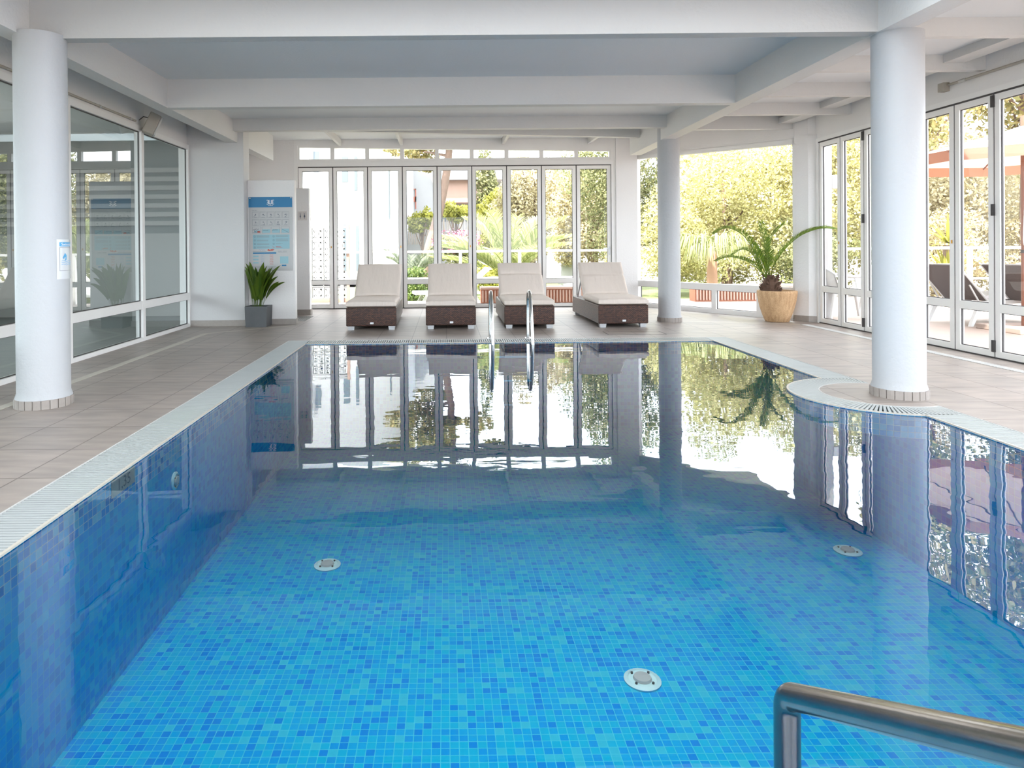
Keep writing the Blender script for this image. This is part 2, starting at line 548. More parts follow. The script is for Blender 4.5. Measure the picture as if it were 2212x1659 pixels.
fl = MB()
fl.box(XL - 0.02, PX0 - G, -2.5, FAR + 0.1, -0.12, 0.0)
fl.box(PX0 - G, PX1 + G, -2.5, PY0 - G, -0.12, 0.0)
fl.box(PX0 - G, PX1 + G, PY1 + G, FAR + 0.1, -0.12, 0.0)
fl.box(PX1 + G, XR + 0.12, -2.5, FAR + 0.1, -0.12, 0.0)
xe = PX1 + G
a0 = math.acos((xe - RC[0]) / RI)
pts = [(RC[0] + RI * math.cos(a), RC[1] + RI * math.sin(a)) for a in np.linspace(a0, 2 * math.pi - a0, 40)]
fl.prism(pts, -0.12, 0.0)
struct(fl.build('floor', 'deck_tile'), 'beige grey stone tiled deck around the indoor pool', 'floor')

# thin cut lines of an access hatch behind the ladder are part of the paving
hatch = empty('floor_hatch', (2.35, 8.55, 0.0))
hm = MB()
for (x0, x1, y0, y1) in ((-0.36, 0.36, -0.16, -0.15), (-0.36, 0.36, 0.15, 0.16), (-0.36, -0.35, -0.16, 0.16), (0.35, 0.36, -0.16, 0.16)):
    hm.box(x0, x1, y0, y1, 0.0, 0.0015)
hm.build('edge_seal', 'dark_seal', hatch)
MB().box(-0.35, 0.35, -0.15, 0.15, 0.0, 0.001).build('cover', 'deck_tile', hatch)
tag(hatch, 'tiled access hatch cut in the deck before the rightmost wicker lounger', 'hatch')

# pool outline (counter clockwise)
b0 = math.acos((PX1 - RC[0]) / RO)
arc = [(RC[0] + RO * math.cos(a), RC[1] + RO * math.sin(a)) for a in np.linspace(2 * math.pi - b0, b0, 48)]
outline = [(PX0, PY0), (PX1, PY0)] + arc + [(PX1, PY1), (PX0, PY1)]
POOL_Z = -1.0
BAND = -0.156
pool = empty('swimming_pool', (0, 0, 0))
tag(pool, 'indoor swimming pool lined with blue glass mosaic and filled with clear water', 'pool')
straight = [(PX0, PY0), (PX1, PY0), (PX1, PY1), (PX0, PY1)]
pf = MB(); pf.poly([(x, y, POOL_Z) for x, y in straight])
pf.poly([(x, y, BAND) for x, y in [(PX1, arc[0][1])] + arc + [(PX1, arc[-1][1])]][::-1])
pf.build('pool_bottom', 'pool_mosaic', pool)
pw = MB(); pb = MB()
ss = 0.0
for i in range(4):
    a = straight[i]; c = straight[(i + 1) % 4]
    l = math.dist(a, c)
    pw.poly([(c[0], c[1], POOL_Z), (a[0], a[1], POOL_Z), (a[0], a[1], BAND), (c[0], c[1], BAND)],
            [(ss + l, POOL_Z), (ss, POOL_Z), (ss, BAND), (ss + l, BAND)])
    ss += l
ss = 0.0
n = len(outline)
for i in range(n):
    a = outline[i]; c = outline[(i + 1) % n]
    l = math.dist(a, c)
    pb.poly([(c[0], c[1], BAND), (a[0], a[1], BAND), (a[0], a[1], -0.004), (c[0], c[1], -0.004)],
            [(ss + l, BAND), (ss, BAND), (ss, 0), (ss + l, 0)])
    ss += l
pw.build('pool_wall', 'pool_mosaic_wall', pool)
pb.build('waterline_band', 'pool_mosaic_band', pool)
wt = MB(); wt.poly([(x, y, -0.012) for x, y in outline])
wt.build('water', 'pool_water', pool)
# depth mark plate
dm = MB().box(PX0, PX0 + 0.004, 3.28, 3.52, -0.10, -0.016).build('depth_mark', 'grout_light', pool)
vs, fs = text_mesh('1,35', 0.085)
MB().add([(PX0 + 0.006, 3.40 - v[0] * -1.0, -0.058 + v[1] * 0.9) for v in vs], fs).build('depth_number', 'poster_ink', dm)


def pool_lamp(x, y, z, wall, label):
    o = empty('pool_jet', (x, y, z))
    m = MB()
    m.lathe([(0.0001, 0), (0.085, 0), (0.088, 0.008), (0.070, 0.016), (0.066, 0.010), (0.0001, 0.012)], 0, 0, 28, cap=False).build('rim', 'pool_light_shell', o, 40)
    MB().lathe([(0.0001, 0.012), (0.045, 0.012), (0.04, 0.022), (0.0001, 0.026)], 0, 0, 24, cap=False).build('cap', 'white_plastic', o, 40)
    for k in range(4):
        a = R(45 + 90 * k)
        MB().lathe([(0.0001, 0.012), (0.006, 0.012), (0.006, 0.019), (0.0001, 0.019)], 0.057 * math.cos(a), 0.057 * math.sin(a), 8, cap=False).build('screw', 'dark_seal', o)
    if wall:
        o.rotation_euler = (0, R(90), 0)
        o.scale = (0.6, 0.6, 1)
    tag(o, label, 'pool fitting', 'round white fittings in the pool lining')


def on_plane(px, py, z):
    dx = (px - 963); dy = (py - 533)
    c, s = math.cos(ROLL), math.sin(ROLL)
    # undo roll about the principal point
    ux = dx * c + -dy * s * 1.0; uy = dy * c + dx * s
    t = (1.1 - z) / (uy / F_PX)
    return ux / F_PX * t, t


FITTINGS = {  # surveyed positions on the pool bottom
}
pool_lamp(-0.80, 4.50, POOL_Z, False, 'round white pool fitting on the floor left of centre')
pool_lamp(0.93, 3.28, POOL_Z, False, 'round white pool fitting on the floor nearest the camera')
pool_lamp(2.72, 4.64, POOL_Z, False, 'round white pool fitting on the floor near the right column')
pool_lamp(PX0 + 0.002, 4.03, -0.27, True, 'small round inlet in the left pool wall')

# ------------------------------------------------------------------ overflow grate
grate = empty('overflow_grate', (0, 0, 0))
tag(grate, 'pale slatted overflow grate running all round the pool edge', 'grate')
gb = MB()
z0, z1 = -0.06, -0.03
e_ = 0.006
gb.box(PX0 - G, PX0 - e_, PY0 - G, PY1 + G, z0, z1)
gb.box(PX0 - e_, PX1 + e_, PY1 + e_, PY1 + G, z0, z1)
gb.box(PX0 - e_, PX1 + e_, PY0 - G, PY0 - e_, z0, z1)
gb.box(PX1 + e_, xe, PY0 - G, 4.40, z0, z1)
gb.box(PX1 + e_, xe, 5.54, PY1 + G, z0, z1)
arcs = np.linspace(a0, 2 * math.pi - a0, 50)
for i in range(49):
    q = [(RC[0] + r * math.cos(a), RC[1] + r * math.sin(a), z1) for (r, a) in ((RI, arcs[i]), (RO - e_, arcs[i]), (RO - e_, arcs[i + 1]), (RI, arcs[i + 1]))]
    gb.poly(q)
gb.build('gutter', 'gutter', grate)
sl = MB()
P, Wd, zt, zb = 0.025, 0.0155, -0.001, -0.016
ins = 0.008
y = PY0 - G + ins
while y < PY1 + G - 0.01:
    sl.box(PX0 - G + ins, PX0 - ins, y, y + Wd, zb, zt)
    if not (4.355 < y < 5.57):
        sl.box(PX1 + ins, xe - ins, y, y + Wd, zb, zt)
    y += P
x = PX0 + ins
while x < PX1 - 0.01:
    sl.box(x, x + Wd, PY1 + ins, PY1 + G - ins, zb, zt)
    sl.box(x, x + Wd, PY0 - G + ins, PY0 - ins, zb, zt)
    x += P
a = a0 + 0.02
while a < 2 * math.pi - a0 - 0.02:
    M = Matrix.Translation((RC[0], RC[1], 0)) @ Matrix.Rotation(a, 4, 'Z')
    r1 = RO - ins
    sl.box(RI + ins, r1, -Wd / 2, Wd / 2, zb, zt, M)
    a += P / 0.55
sl.build('slats', 'grate_plastic', grate)
lip = MB()
lip.box(PX0 - G - 0.001, PX0 - G + 0.007, PY0 - G, PY1 + G, -0.03, 0.001)
lip.box(PX0 - G, xe, PY1 + G - 0.007, PY1 + G, -0.03, 0.001)
lip.box(xe - 0.007, xe, PY0 - G, RC[1] - 0.373, -0.03, 0.001)
lip.box(xe - 0.007, xe, RC[1] + 0.373, PY1 + G, -0.03, 0.001)
for i in range(49):
    for (ra, rb) in ((RI, RI + 0.008),):
        q = [(RC[0] + r * math.cos(t), RC[1] + r * math.sin(t)) for (r, t) in ((ra, arcs[i]), (rb, arcs[i]), (rb, arcs[i + 1]), (ra, arcs[i + 1]))]
        lip.prism(q, -0.03, 0.001)
lip.build('outer_rim', 'white_plastic', grate)
lip = MB()
lip.box(PX0 - 0.010, PX0 + 0.004, PY0, PY1, -0.009, 0.0)
lip.box(PX0, PX1, PY1 - 0.004, PY1 + 0.010, -0.009, 0.0)
lip.box(PX1 - 0.004, PX1 + 0.010, PY0, 4.37, -0.009, 0.0)
lip.box(PX1 - 0.004, PX1 + 0.010, 5.58, PY1, -0.009, 0.0)
ar2 = np.linspace(b0, 2 * math.pi - b0, 50)
for i in range(49):
    q = [(RC[0] + r * math.cos(t), RC[1] + r * math.sin(t)) for (r, t) in ((RO - 0.010, ar2[i]), (RO + 0.004, ar2[i]), (RO + 0.004, ar2[i + 1]), (RO - 0.010, ar2[i + 1]))]
    lip.prism(q, -0.009, 0.0)
lip.build('inner_lip', 'cream_strip', grate)

# drains in the deck
d = MB()
d.box(-3.16, -3.08, -0.8, 8.85, 0.0, 0.0015)
d.poly([(-3.16, 8.85, 0.0015), (-3.08, 8.83, 0.0015), (-2.14, 9.66, 0.0015), (-2.19, 9.73, 0.0015)])
tag(d.build('deck_strip', 'cream_strip'), 'cream inlaid strip in the deck beside the left glass wall', 'floor strip')
d = empty('slot_drain', (4.87, 0, 0))
MB().box(-0.055, 0.055, -0.8, 9.3, 0.0, 0.001).build('drain_bed', 'skirting_stone', d)
dm = MB()
y = -0.79
while y < 9.28:
    dm.box(-0.045, 0.045, y, y + 0.022, 0.001, 0.004)
    y += 0.036
dm.build('slats', 'white_plastic', d)
tag(d, 'white slotted drain channel in the deck along the right folding doors', 'drain')
d = MB(); d.poly([(4.83, 9.28, 0.001), (4.83, 9.34, 0.001), (3.40, 9.86, 0.001), (3.40, 9.80, 0.001)][::-1])
tag(d.build('deck_strip', 'cream_strip'), 'cream inlaid strip in the deck before the sandstone palm pot', 'floor strip')
d = empty('shower_drain', (-2.35, 10.6, 0.0))
dm = MB()
for i in range(14):
    dm.box(-0.2 + i * 0.03, -0.185 + i * 0.03, -0.35, 0.35, 0.001, 0.004)
dm.build('slats', 'steel', d)
MB().box(-0.21, 0.22, -0.36, 0.36, 0, 0.001).build('drain_bed', 'dark_seal', d)
tag(d, 'dark metal floor grate between the two low white walls', 'drain')

# ------------------------------------------------------------------ ceiling and beams
CZ = 2.90
SKX0, SKX1, SKY0, SKY1 = -2.0, 2.9, 1.2, 4.25      # rooflight added out of view to brighten the pool mosaic
cm = MB()
cm.box(-8.2, XR + 0.35, SKY1, 9.6, CZ, 3.2).box(-8.2, XR + 0.35, -0.9, SKY0, CZ, 3.2)
cm.box(-8.2, SKX0, SKY0, SKY1, CZ, 3.2).box(SKX1, XR + 0.35, SKY0, SKY1, CZ, 3.2)
struct(cm.build('ceiling', 'ceiling_paint'), 'white flat ceiling above the pool')
rl = empty('added_rooflight', (0, 0, 0)); struct(rl, 'unseen frosted rooflight added over the near end of the pool to brighten it')
MB().poly([(SKX0, SKY0, 3.12), (SKX1, SKY0, 3.12), (SKX1, SKY1, 3.12), (SKX0, SKY1, 3.12)]).build('frosted_pane', 'added_skylight', rl)
struct(MB().box(-8.2, XR + 0.35, 9.6, FAR + 0.3, 3.03, 3.2).build('trim_1', 'ceiling_paint'), 'white raised ceiling strip before the far doors')
BZ = 2.60
bi = 2


def beam(x0, x1, y0, y1, z0, z1, label, mat='beam_paint'):
    global bi
    o = MB().box(x0, x1, y0, y1, z0, z1).build('trim_%d' % bi, mat)
    struct(o, label); bi += 1
    return o


beam(-3.10, -2.94, -0.9, 9.69, BZ, CZ, 'left lengthwise ceiling beam')
beam(-3.10, -2.94, 9.9, 11.7, BZ, 3.03, 'left lengthwise ceiling beam beyond the white pier')
beam(3.08, 3.27, -0.9, 11.4, BZ, 3.03, 'right lengthwise ceiling beam over the two columns')
beam(-2.94, 3.08, 4.85, 4.96, BZ, CZ, 'nearest crosswise ceiling beam', 'shaded_beam_paint')
beam(-2.94, 3.08, 7.25, 7.37, BZ, CZ, 'second crosswise ceiling beam')
beam(-2.94, 3.08, 9.48, 9.60, 2.735, 3.03, 'third, shallower crosswise ceiling beam')
beam(-2.94, 3.08, 0.2, 0.32, BZ, CZ, 'crosswise ceiling beam above the camera')
o = MB().prism([(-2.94, 9.72), (3.08, 10.78), (3.08, 10.88), (-2.94, 9.82)], 2.80, 3.03).build('trim_%d' % bi, 'beam_paint'); bi += 1
struct(o, 'slanting slim ceiling beam before the far doors')
for i, yy in enumerate((0.05, 1.13, 2.21, 3.3, 4.39, 5.47, 6.55, 7.63, 8.71, 9.80)):
    beam(3.27, XR, yy, yy + 0.07, 2.75, 3.03 if yy > 9.5 else CZ, 'slim crosswise rafter in the right side bay')
for xx in (-1.9, -0.8, 1.02, 2.55):
    beam(xx, xx + 0.05, 10.7 if xx > 0 else 10.4, FAR, 2.92, 3.03, 'short joist running to the far wall')
beam(4.78, 4.98, -0.9, 9.8, 2.82, CZ, 'flat batten along the right side of the ceiling')

# ------------------------------------------------------------------ columns
def column(cx, cy, r, top, label, sign=False):
    o = empty('round_column', (cx, cy, 0))
    prof = [(r + 0.012, 0.06), (r + 0.008, 0.075), (r, 0.10), (r, top)]
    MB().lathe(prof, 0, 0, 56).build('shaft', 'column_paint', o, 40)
    m = MB(); nt_ = 22; rr = r + 0.018
    for k in range(nt_):
        t0 = 2 * math.pi * (k + 0.05) / nt_; t1 = 2 * math.pi * (k + 0.95) / nt_
        q = [((r - 0.01) * math.cos(t0), (r - 0.01) * math.sin(t0)), (rr * math.cos(t0), rr * math.sin(t0)),
             (rr * math.cos((t0 + t1) / 2), rr * math.sin((t0 + t1) / 2)), (rr * math.cos(t1), rr * math.sin(t1)), ((r - 0.01) * math.cos(t1), (r - 0.01) * math.sin(t1))]
        m.prism(q, 0.0, 0.062)
    m.build('base_tiles', 'skirting_stone', o)
    MB().lathe([(r + 0.008, 0.0), (r + 0.008, 0.06)], 0, 0, 40).build('base_mortar', 'grout_light', o)
    tag(o, label, 'column', 'round white columns')
    return o


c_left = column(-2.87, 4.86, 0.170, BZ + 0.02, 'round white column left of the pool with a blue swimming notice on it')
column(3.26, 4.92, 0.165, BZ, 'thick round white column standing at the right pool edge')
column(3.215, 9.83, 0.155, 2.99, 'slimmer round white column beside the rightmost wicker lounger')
# the notice wrapped round the left column
nb = empty('swimming_notice', (-2.87, 4.86, 0))
RCN = 0.170


def wrap(u, z, lift):      # u metres round from the leftmost edge
    a = -math.pi / 2 + R(60) + u / RCN
    return ((RCN + lift) * math.cos(a), (RCN + lift) * math.sin(a), z)


def wrap_rect(m, u0, u1, za, zb_, lift):
    k = max(2, int((u1 - u0) / 0.01) + 1)
    us = np.linspace(u0, u1, k)
    for i in range(k - 1):
        m.poly([wrap(us[i], za, lift), wrap(us[i + 1], za, lift), wrap(us[i + 1], zb_, lift), wrap(us[i], zb_, lift)])


m = MB(); wrap_rect(m, 0, 0.21, 0.895, 1.175, 0.002); m.build('sleeve', 'sign_film', nb)
m = MB(); wrap_rect(m, 0.02, 0.19, 1.125, 1.155, 0.003); m.build('title_band', 'sign_skyblue', nb)
vs, fs = text_mesh('Swimming', 0.036, 'LEFT')
m = MB(); m.add([wrap(0.034 + v[0] * 0.85, 1.139 + v[1] * 0.8, 0.0042) for v in vs], fs); m.build('title', 'poster_white', nb)
m = MB()
for (u0, u1, za, zb_) in ((0.02, 0.19, 1.116, 1.119), (0.02, 0.19, 0.953, 0.956), (0.02, 0.023, 0.955, 1.117), (0.187, 0.19, 0.955, 1.117)):
    wrap_rect(m, u0, u1, za, zb_, 0.003)
m.build('border', 'poster_line', nb)
m = MB()
sw = [(0.045, 1.045), (0.068, 1.08), (0.085, 1.062), (0.083, 1.03), (0.062, 1.022), (0.075, 1.045), (0.068, 1.052), (0.055, 1.035)]
m.poly([wrap(u, z, 0.0035) for u, z in reversed(sw)])
for r_ in range(3):
    zz = 1.02 - r_ * 0.012
    for i in range(12):
        u0 = 0.035 + i * 0.0125; s0 = 0.004 * math.sin(i * 1.2); s1 = 0.004 * math.sin((i + 1) * 1.2)
        m.poly([wrap(u0, zz + s0, 0.0035), wrap(u0 + 0.0125, zz + s1, 0.0035), wrap(u0 + 0.0125, zz + s1 + 0.003, 0.0035), wrap(u0, zz + s0 + 0.003, 0.0035)])
m.build('swimmer_symbol', 'sign_skyblue', nb)
tag(nb, 'plastic sleeved swimming notice wrapped on the left round column', 'sign')

# ------------------------------------------------------------------ walls
def wall(name, label, boxes, mat='white_paint'):
    m = MB()
    for b in boxes: m.box(*b)
    return struct(m.build(name, mat), label)


wall('wall_far', 'white far wall around the folding doors',
     [(-8.2, -2.70, FAR - 0.02, FAR + 0.18, 0, 3.03), (3.05, 3.43, FAR - 0.05, FAR + 0.18, 0, 3.03), (-2.70, 3.05, FAR, FAR + 0.18, 2.94, 3.03)])
wall('wall_right', 'white wall strip above the right folding doors', [(XR, XR + 0.18, -0.9, 9.6, 2.54, CZ)])
wall('wall_left', 'white wall strip above the left glass wall', [(XL - 0.12, XL, -0.9, 9.69, 2.57, CZ), (XL - 0.12, XL, 9.69, FAR, 0, 3.03)])
wall('wall_rear', 'white wall behind the camera', [(XL, -3.5, -0.9, -0.8, 0, CZ), (5.05, XR, -0.9, -0.8, 0, CZ), (-3.5, 5.05, -0.9, -0.8, 2.2, CZ), (-3.5, 5.05, -0.9, -0.8, 0, 0.9)])
# slanting right far corner
A = Vector((3.43, 12.30)); B = Vector((5.02, 9.80))
dirv = (B - A).normalized(); nrm = Vector((dirv.y, -dirv.x))   # nrm points ... outward chosen below
if nrm.x < 0: nrm = -nrm
LW = (B - A).length
MW = Matrix(((dirv.x, nrm.x, 0, A.x), (dirv.y, nrm.y, 0, A.y), (0, 0, 1, 0), (0, 0, 0, 1)))   # local x along wall, y outward
m = MB()
m.add([MW @ Vector(p) for p in ((0, -0.02, 2.70), (LW, -0.02, 2.60), (LW, -0.02, 3.05), (0, -0.02, 3.05), (0, 0.16, 2.70), (LW, 0.16, 2.60), (LW, 0.16, 3.05), (0, 0.16, 3.05))],
      [(0, 1, 2, 3), (5, 4, 7, 6), (0, 4, 5, 1), (3, 2, 6, 7), (1, 5, 6, 2), (4, 0, 3, 7)])
struct(m.build('wall_corner', 'white_paint'), 'white wall strip above the slanting corner window')
m = MB(); m.prism([(4.98, 9.74), (5.09, 9.58), (5.24, 9.50), (5.36, 9.70), (5.14, 9.98)], 0, 2.62)
m.prism([(4.99, 9.76), (5.10, 9.60), (5.19, 9.56), (5.40, 9.60), (5.20, 10.02)], 2.62, 3.05)
struct(m.build('wall_pier', 'white_paint'), 'white corner pier between the slanting window and the right doors')
m = MB(); m.prism([(4.963, 9.74), (5.08, 9.565), (5.225, 9.485), (5.225, 9.50), (5.09, 9.585), (4.98, 9.75)], 0, 0.085)
struct(m.build('baseboard_pier', 'skirting_stone'), 'stone skirting of the corner pier')
# pier with side face, left
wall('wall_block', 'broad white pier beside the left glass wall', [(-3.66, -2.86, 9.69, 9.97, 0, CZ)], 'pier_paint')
wall('baseboard_block', 'stone skirting of the broad white pier', [(-3.655, -2.848, 9.678, 9.69, 0, 0.085), (-2.86, -2.848, 9.69, 9.86, 0, 0.085)], 'skirting_stone')
o = empty('low_partition', (0, 0, 0))
MB().box(-2.86, -2.175, 9.86, 9.97, 0, 2.085).build('partition', 'white_paint', o, bevel=0.01)
MB().box(-2.846, -2.165, 9.848, 9.86, 0, 0.08).box(-2.175, -2.165, 9.86, 9.98, 0, 0.08).build('skirting', 'skirting_stone', o)
tag(o, 'low white partition wall behind the grey planter carrying the pool rules board', 'partition')
o = empty('low_partition', (0, 0, 0))
MB().box(-3.2, -2.235, 11.2, 11.34, 0, 2.08).build('partition', 'white_paint', o, bevel=0.01)
MB().box(-3.2, -2.225, 11.188, 11.2, 0, 0.09).box(-2.235, -2.225, 11.2, 11.35, 0, 0.09).build('skirting', 'skirting_stone', o)
tag(o, 'narrow low white partition wall with the toilet sign next to the far doors', 'partition')

# ------------------------------------------------------------------ glazing
def frame_box(m, x0, x1, z0, z1, w, y0, y1, M):
    m.box(x0, x1, y0, y1, z0, z0 + w, M); m.box(x0, x1, y0, y1, z1 - w, z1, M)
    m.box(x0, x0 + w, y0, y1, z0 + w, z1 - w, M); m.box(x1 - w, x1, y0, y1, z0 + w, z1 - w, M)


def leaf(root, x0, x1, zt_, M, mat='aluminium_frame', hinge=False, lock=False, handle=False):
    """one folding leaf in the wall's own coordinates (x along, y outward)"""
    g = 0.009
    w = 0.060
    m = MB()
    m.box(x0 + g, x1 - g, 0, 0.045, 0.012, 0.070, M)
    m.box(x0 + g, x1 - g, 0, 0.045, 0.435, 0.515, M)
    m.box(x0 + g, x1 - g, 0, 0.045, zt_ - 0.06, zt_, M)
    for (za, zb_) in ((0.070, 0.435), (0.515, zt_ - 0.06)):
        m.box(x0 + g, x0 + g + w, 0, 0.045, za, zb_, M)
        m.box(x1 - g - w, x1 - g, 0, 0.045, za, zb_, M)
    lf = m.build('door_leaf', mat, root)
    s = MB()
    for (za, zb_) in ((0.070, 0.435), (0.515, zt_ - 0.06)):
        frame_box(s, x0 + g + w, x1 - g - w, za, zb_, 0.007, 0.014, 0.03, M)
    s.build('glazing_seal', 'dark_seal', lf)
    for (za, zb_) in ((0.070, 0.435), (0.515, zt_ - 0.06)):
        p = MB()
        xa, xb = x0 + g + w + 0.004, x1 - g - w - 0.004
        p.poly([M @ Vector(q) for q in ((xa, 0.022, za + 0.004), (xb, 0.022, za + 0.004), (xb, 0.022, zb_ - 0.004), (xa, 0.022, zb_ - 0.004))])
        p.build('glass_pane', 'window_glass', lf)
    if hinge:
        for zz in (0.06, 1.35, zt_ - 0.12):
            MB().box(x1 - 0.014, x1 + 0.014, -0.022, 0.0, zz, zz + 0.11, M).build('hinge', 'dark_seal', lf)
    if lock:
        MB().box(x1 - 0.045, x1 - 0.028, -0.006, 0.0, 1.09, 1.125, M).build('lock', 'brass', lf)
    if handle:
        MB().box(x1 - 0.05, x1 - 0.025, -0.012, 0, 0.93, 1.08, M).box(x1 - 0.15, x1 - 0.03, -0.045, -0.03, 1.04, 1.055, M).box(x1 - 0.045, x1 - 0.03, -0.045, 0, 1.04, 1.055, M).build('handle', 'cast_aluminium', lf)
    return lf


# far folding doors: 9 leaves
MF = Matrix.Translation((0, FAR, 0))
door = empty('door_1', (0, 0, 0)); struct(door, 'nine leaf white folding glass doors in the far wall')
X0, PW = -2.64, 0.6237
for i in range(9):
    leaf(door, X0 + i * PW, X0 + (i + 1) * PW, 2.535, MF, lock=(i in (0, 2, 4)), handle=(i == 8))
m = MB()
m.box(-2.70, X0, -0.03, 0.07, 0, 2.93, MF)
m.box(X0 + 9 * PW, 3.05, -0.03, 0.07, 0, 2.84, MF)
m.box(X0, X0 + 9 * PW, -0.03, 0.07, 2.552, 2.635, MF)
m.build('frame', 'white_frame', door)
MB().box(X0, X0 + 9 * PW, 0.01, 0.05, 2.537, 2.552, MF).box(X0, X0 + 9 * PW, -0.01, 0.06, 0.0, 0.010, MF).build('track', 'dark_seal', door)
s = MB()
for i in range(10):
    s.box(X0 + i * PW - 0.0085, X0 + i * PW + 0.0085, 0.012, 0.04, 0.01, 2.54, MF)
s.build('leaf_seal', 'dark_seal', door)
# transom lights with a sloping head
tr = empty('window_1', (0, 0, 0)); struct(tr, 'row of nine small transom windows above the far doors')
zt_at = lambda x: 2.895 + (2.785 - 2.895) * (x + 2.64) / 5.61
m = MB()
m.box(-2.70, 3.05, -0.02, 0.06, 2.637, 2.685, MF)
for i in range(10):
    xm = X0 + i * PW
    m.add([MF @ Vector(p) for p in ((xm - .036, -.02, 2.685), (xm + .036, -.02, 2.685), (xm + .036, .06, 2.685), (xm - .036, .06, 2.685),
                                     (xm - .036, -.02, zt_at(xm)), (xm + .036, -.02, zt_at(xm)), (xm + .036, .06, zt_at(xm)), (xm - .036, .06, zt_at(xm)))],
          [(0, 3, 2, 1), (4, 5, 6, 7), (0, 1, 5, 4), (1, 2, 6, 5), (2, 3, 7, 6), (3, 0, 4, 7)])
xa, xb = -2.70, 3.05
m.add([MF @ Vector(p) for p in ((xa, -.02, zt_at(xa)), (xb, -.02, zt_at(xb)), (xb, .06, zt_at(xb)), (xa, .06, zt_at(xa)), (xa, -.02, 3.03), (xb, -.02, 3.03), (xb, .06, 3.03), (xa, .06, 3.03))],
      [(0, 3, 2, 1), (4, 5, 6, 7), (0, 1, 5, 4), (1, 2, 6, 5), (2, 3, 7, 6), (3, 0, 4, 7)])
m.build('frame', 'white_frame', tr)
for i in range(9):
    xa, xb = X0 + i * PW + 0.036, X0 + (i + 1) * PW - 0.036
    MB().poly([(xa, FAR + 0.02, 2.685), (xb, FAR + 0.02, 2.685), (xb, FAR + 0.02, zt_at(xb)), (xa, FAR + 0.02, zt_at(xa))]).build('glass_pane', 'window_glass', tr)

# slanting corner window
cw = empty('window_2', (0, 0, 0)); struct(cw, 'big slanting corner window with three low panes below')
m = MB()
m.box(-0.02, 0.05, -0.02, 0.06, 0, 2.70, MW)
m.box(LW - 0.03, LW + 0.02, -0.02, 0.06, 0, 2.62, MW)
m.box(0.0, LW, -0.02, 0.06, 0.0, 0.07, MW)
m.box(0.0, LW, -0.02, 0.06, 0.365, 0.47, MW)
for t in (0.27, 0.545, 0.81):
    m.box(LW * t - 0.04, LW * t + 0.04, -0.02, 0.06, 0.07, 0.365, MW)
m.add([MW @ Vector(p) for p in ((0, -.02, 2.64), (LW, -.02, 2.53), (LW, .06, 2.53), (0, .06, 2.64), (0, -.02, 2.71), (LW, -.02, 2.61), (LW, .06, 2.61), (0, .06, 2.71))],
      [(0, 3, 2, 1), (4, 5, 6, 7), (0, 1, 5, 4), (1, 2, 6, 5), (2, 3, 7, 6), (3, 0, 4, 7)])
m.build('frame', 'white_frame', cw)
MB().poly([MW @ Vector(p) for p in ((0.05, 0.02, 0.47), (LW - 0.03, 0.02, 0.47), (LW - 0.03, 0.02, 2.54), (0.05, 0.02, 2.64))]).build('glass_pane', 'window_glass', cw)
ts = [0.02, 0.27, 0.545, 0.81, 0.99]
sm = MB()
for i in range(4):
    xa, xb = LW * ts[i] + 0.035, LW * ts[i + 1] - (0.04 if i < 3 else 0.0)
    MB().poly([MW @ Vector(p) for p in ((xa, 0.02, 0.07), (xb, 0.02, 0.07), (xb, 0.02, 0.365), (xa, 0.02, 0.365))]).build('glass_pane', 'window_glass', cw)
    frame_box(sm, xa, xb, 0.07, 0.365, 0.007, 0.01, 0.03, MW)
sm.build('glazing_seal', 'dark_seal', cw)

# right folding doors: local x runs toward the camera (-Y), outward = +X
MR = Matrix(((0, 1, 0, XR), (-1, 0, 0, 9.48), (0, 0, 1, 0), (0, 0, 0, 1)))
rd = empty('door_2', (0, 0, 0)); struct(rd, 'long run of folding glass doors in the right wall')
NL = 20
for i in range(NL):
    leaf(rd, i * 0.503, (i + 1) * 0.503, 2.495, MR, hinge=(i % 2 == 1), lock=(i % 4 == 0))
LR = NL * 0.503
MB().box(0, LR, -0.02, 0.08, 2.51, 2.56, MR).box(-0.05, 0, -0.02, 0.08, 0, 2.56, MR).build('frame', 'white_frame', rd)
s = MB().box(0, LR, -0.01, 0.06, 0.0, 0.010, MR).box(0, LR, -0.012, 0.05, 2.495, 2.512, MR)
for i in range(NL + 1):
    w_ = 0.0095 if i % 2 else 0.012
    s.box(i * 0.503 - w_, i * 0.503 + w_, 0.008, 0.04, 0.01, 2.5, MR)
s.build('track', 'dark_seal', rd)

# left glass wall
lw = empty('window_3', (0, 0, 0)); struct(lw, 'left interior glass wall with a low row of panes')
ML = Matrix(((0, -1, 0, XL), (1, 0, 0, 0), (0, 0, 1, 0), (0, 0, 0, 1)))   # local x = world Y, outward = -X
m = MB()
m.box(-0.9, 9.69, -0.03, 0.05, 0, 0.045, ML); m.box(-0.9, 9.69, -0.03, 0.05, 0.385, 0.482, ML); m.box(-0.9, 9.69, -0.03, 0.05, 2.505, 2.57, ML)
mull = [(0.1, 0.03), (1.7, 0.03), (3.33, 0.03), (4.95, 0.03), (6.58, 0.045), (8.20, 0.035), (9.67, 0.03)]
for (c_, h_) in mull:
    m.box(c_ - h_, c_ + h_, -0.034, 0.054, 0.02, 2.53, ML)
m.build('frame', 'white_frame', lw)
prev = -0.9
sm = MB()
for (c_, h_) in mull:
    for (za, zb_) in ((0.045, 0.385), (0.482, 2.505)):
        MB().poly([ML @ Vector(p) for p in ((prev, 0.0, za), (c_ - h_, 0.0, za), (c_ - h_, 0.0, zb_), (prev, 0.0, zb_))]).build('glass_pane', 'interior_glass', lw)
        frame_box(sm, prev, c_ - h_, za, zb_, 0.008, -0.004, 0.012, ML)
    prev = c_ + h_
sm.build('glazing_seal', 'dark_seal', lw)
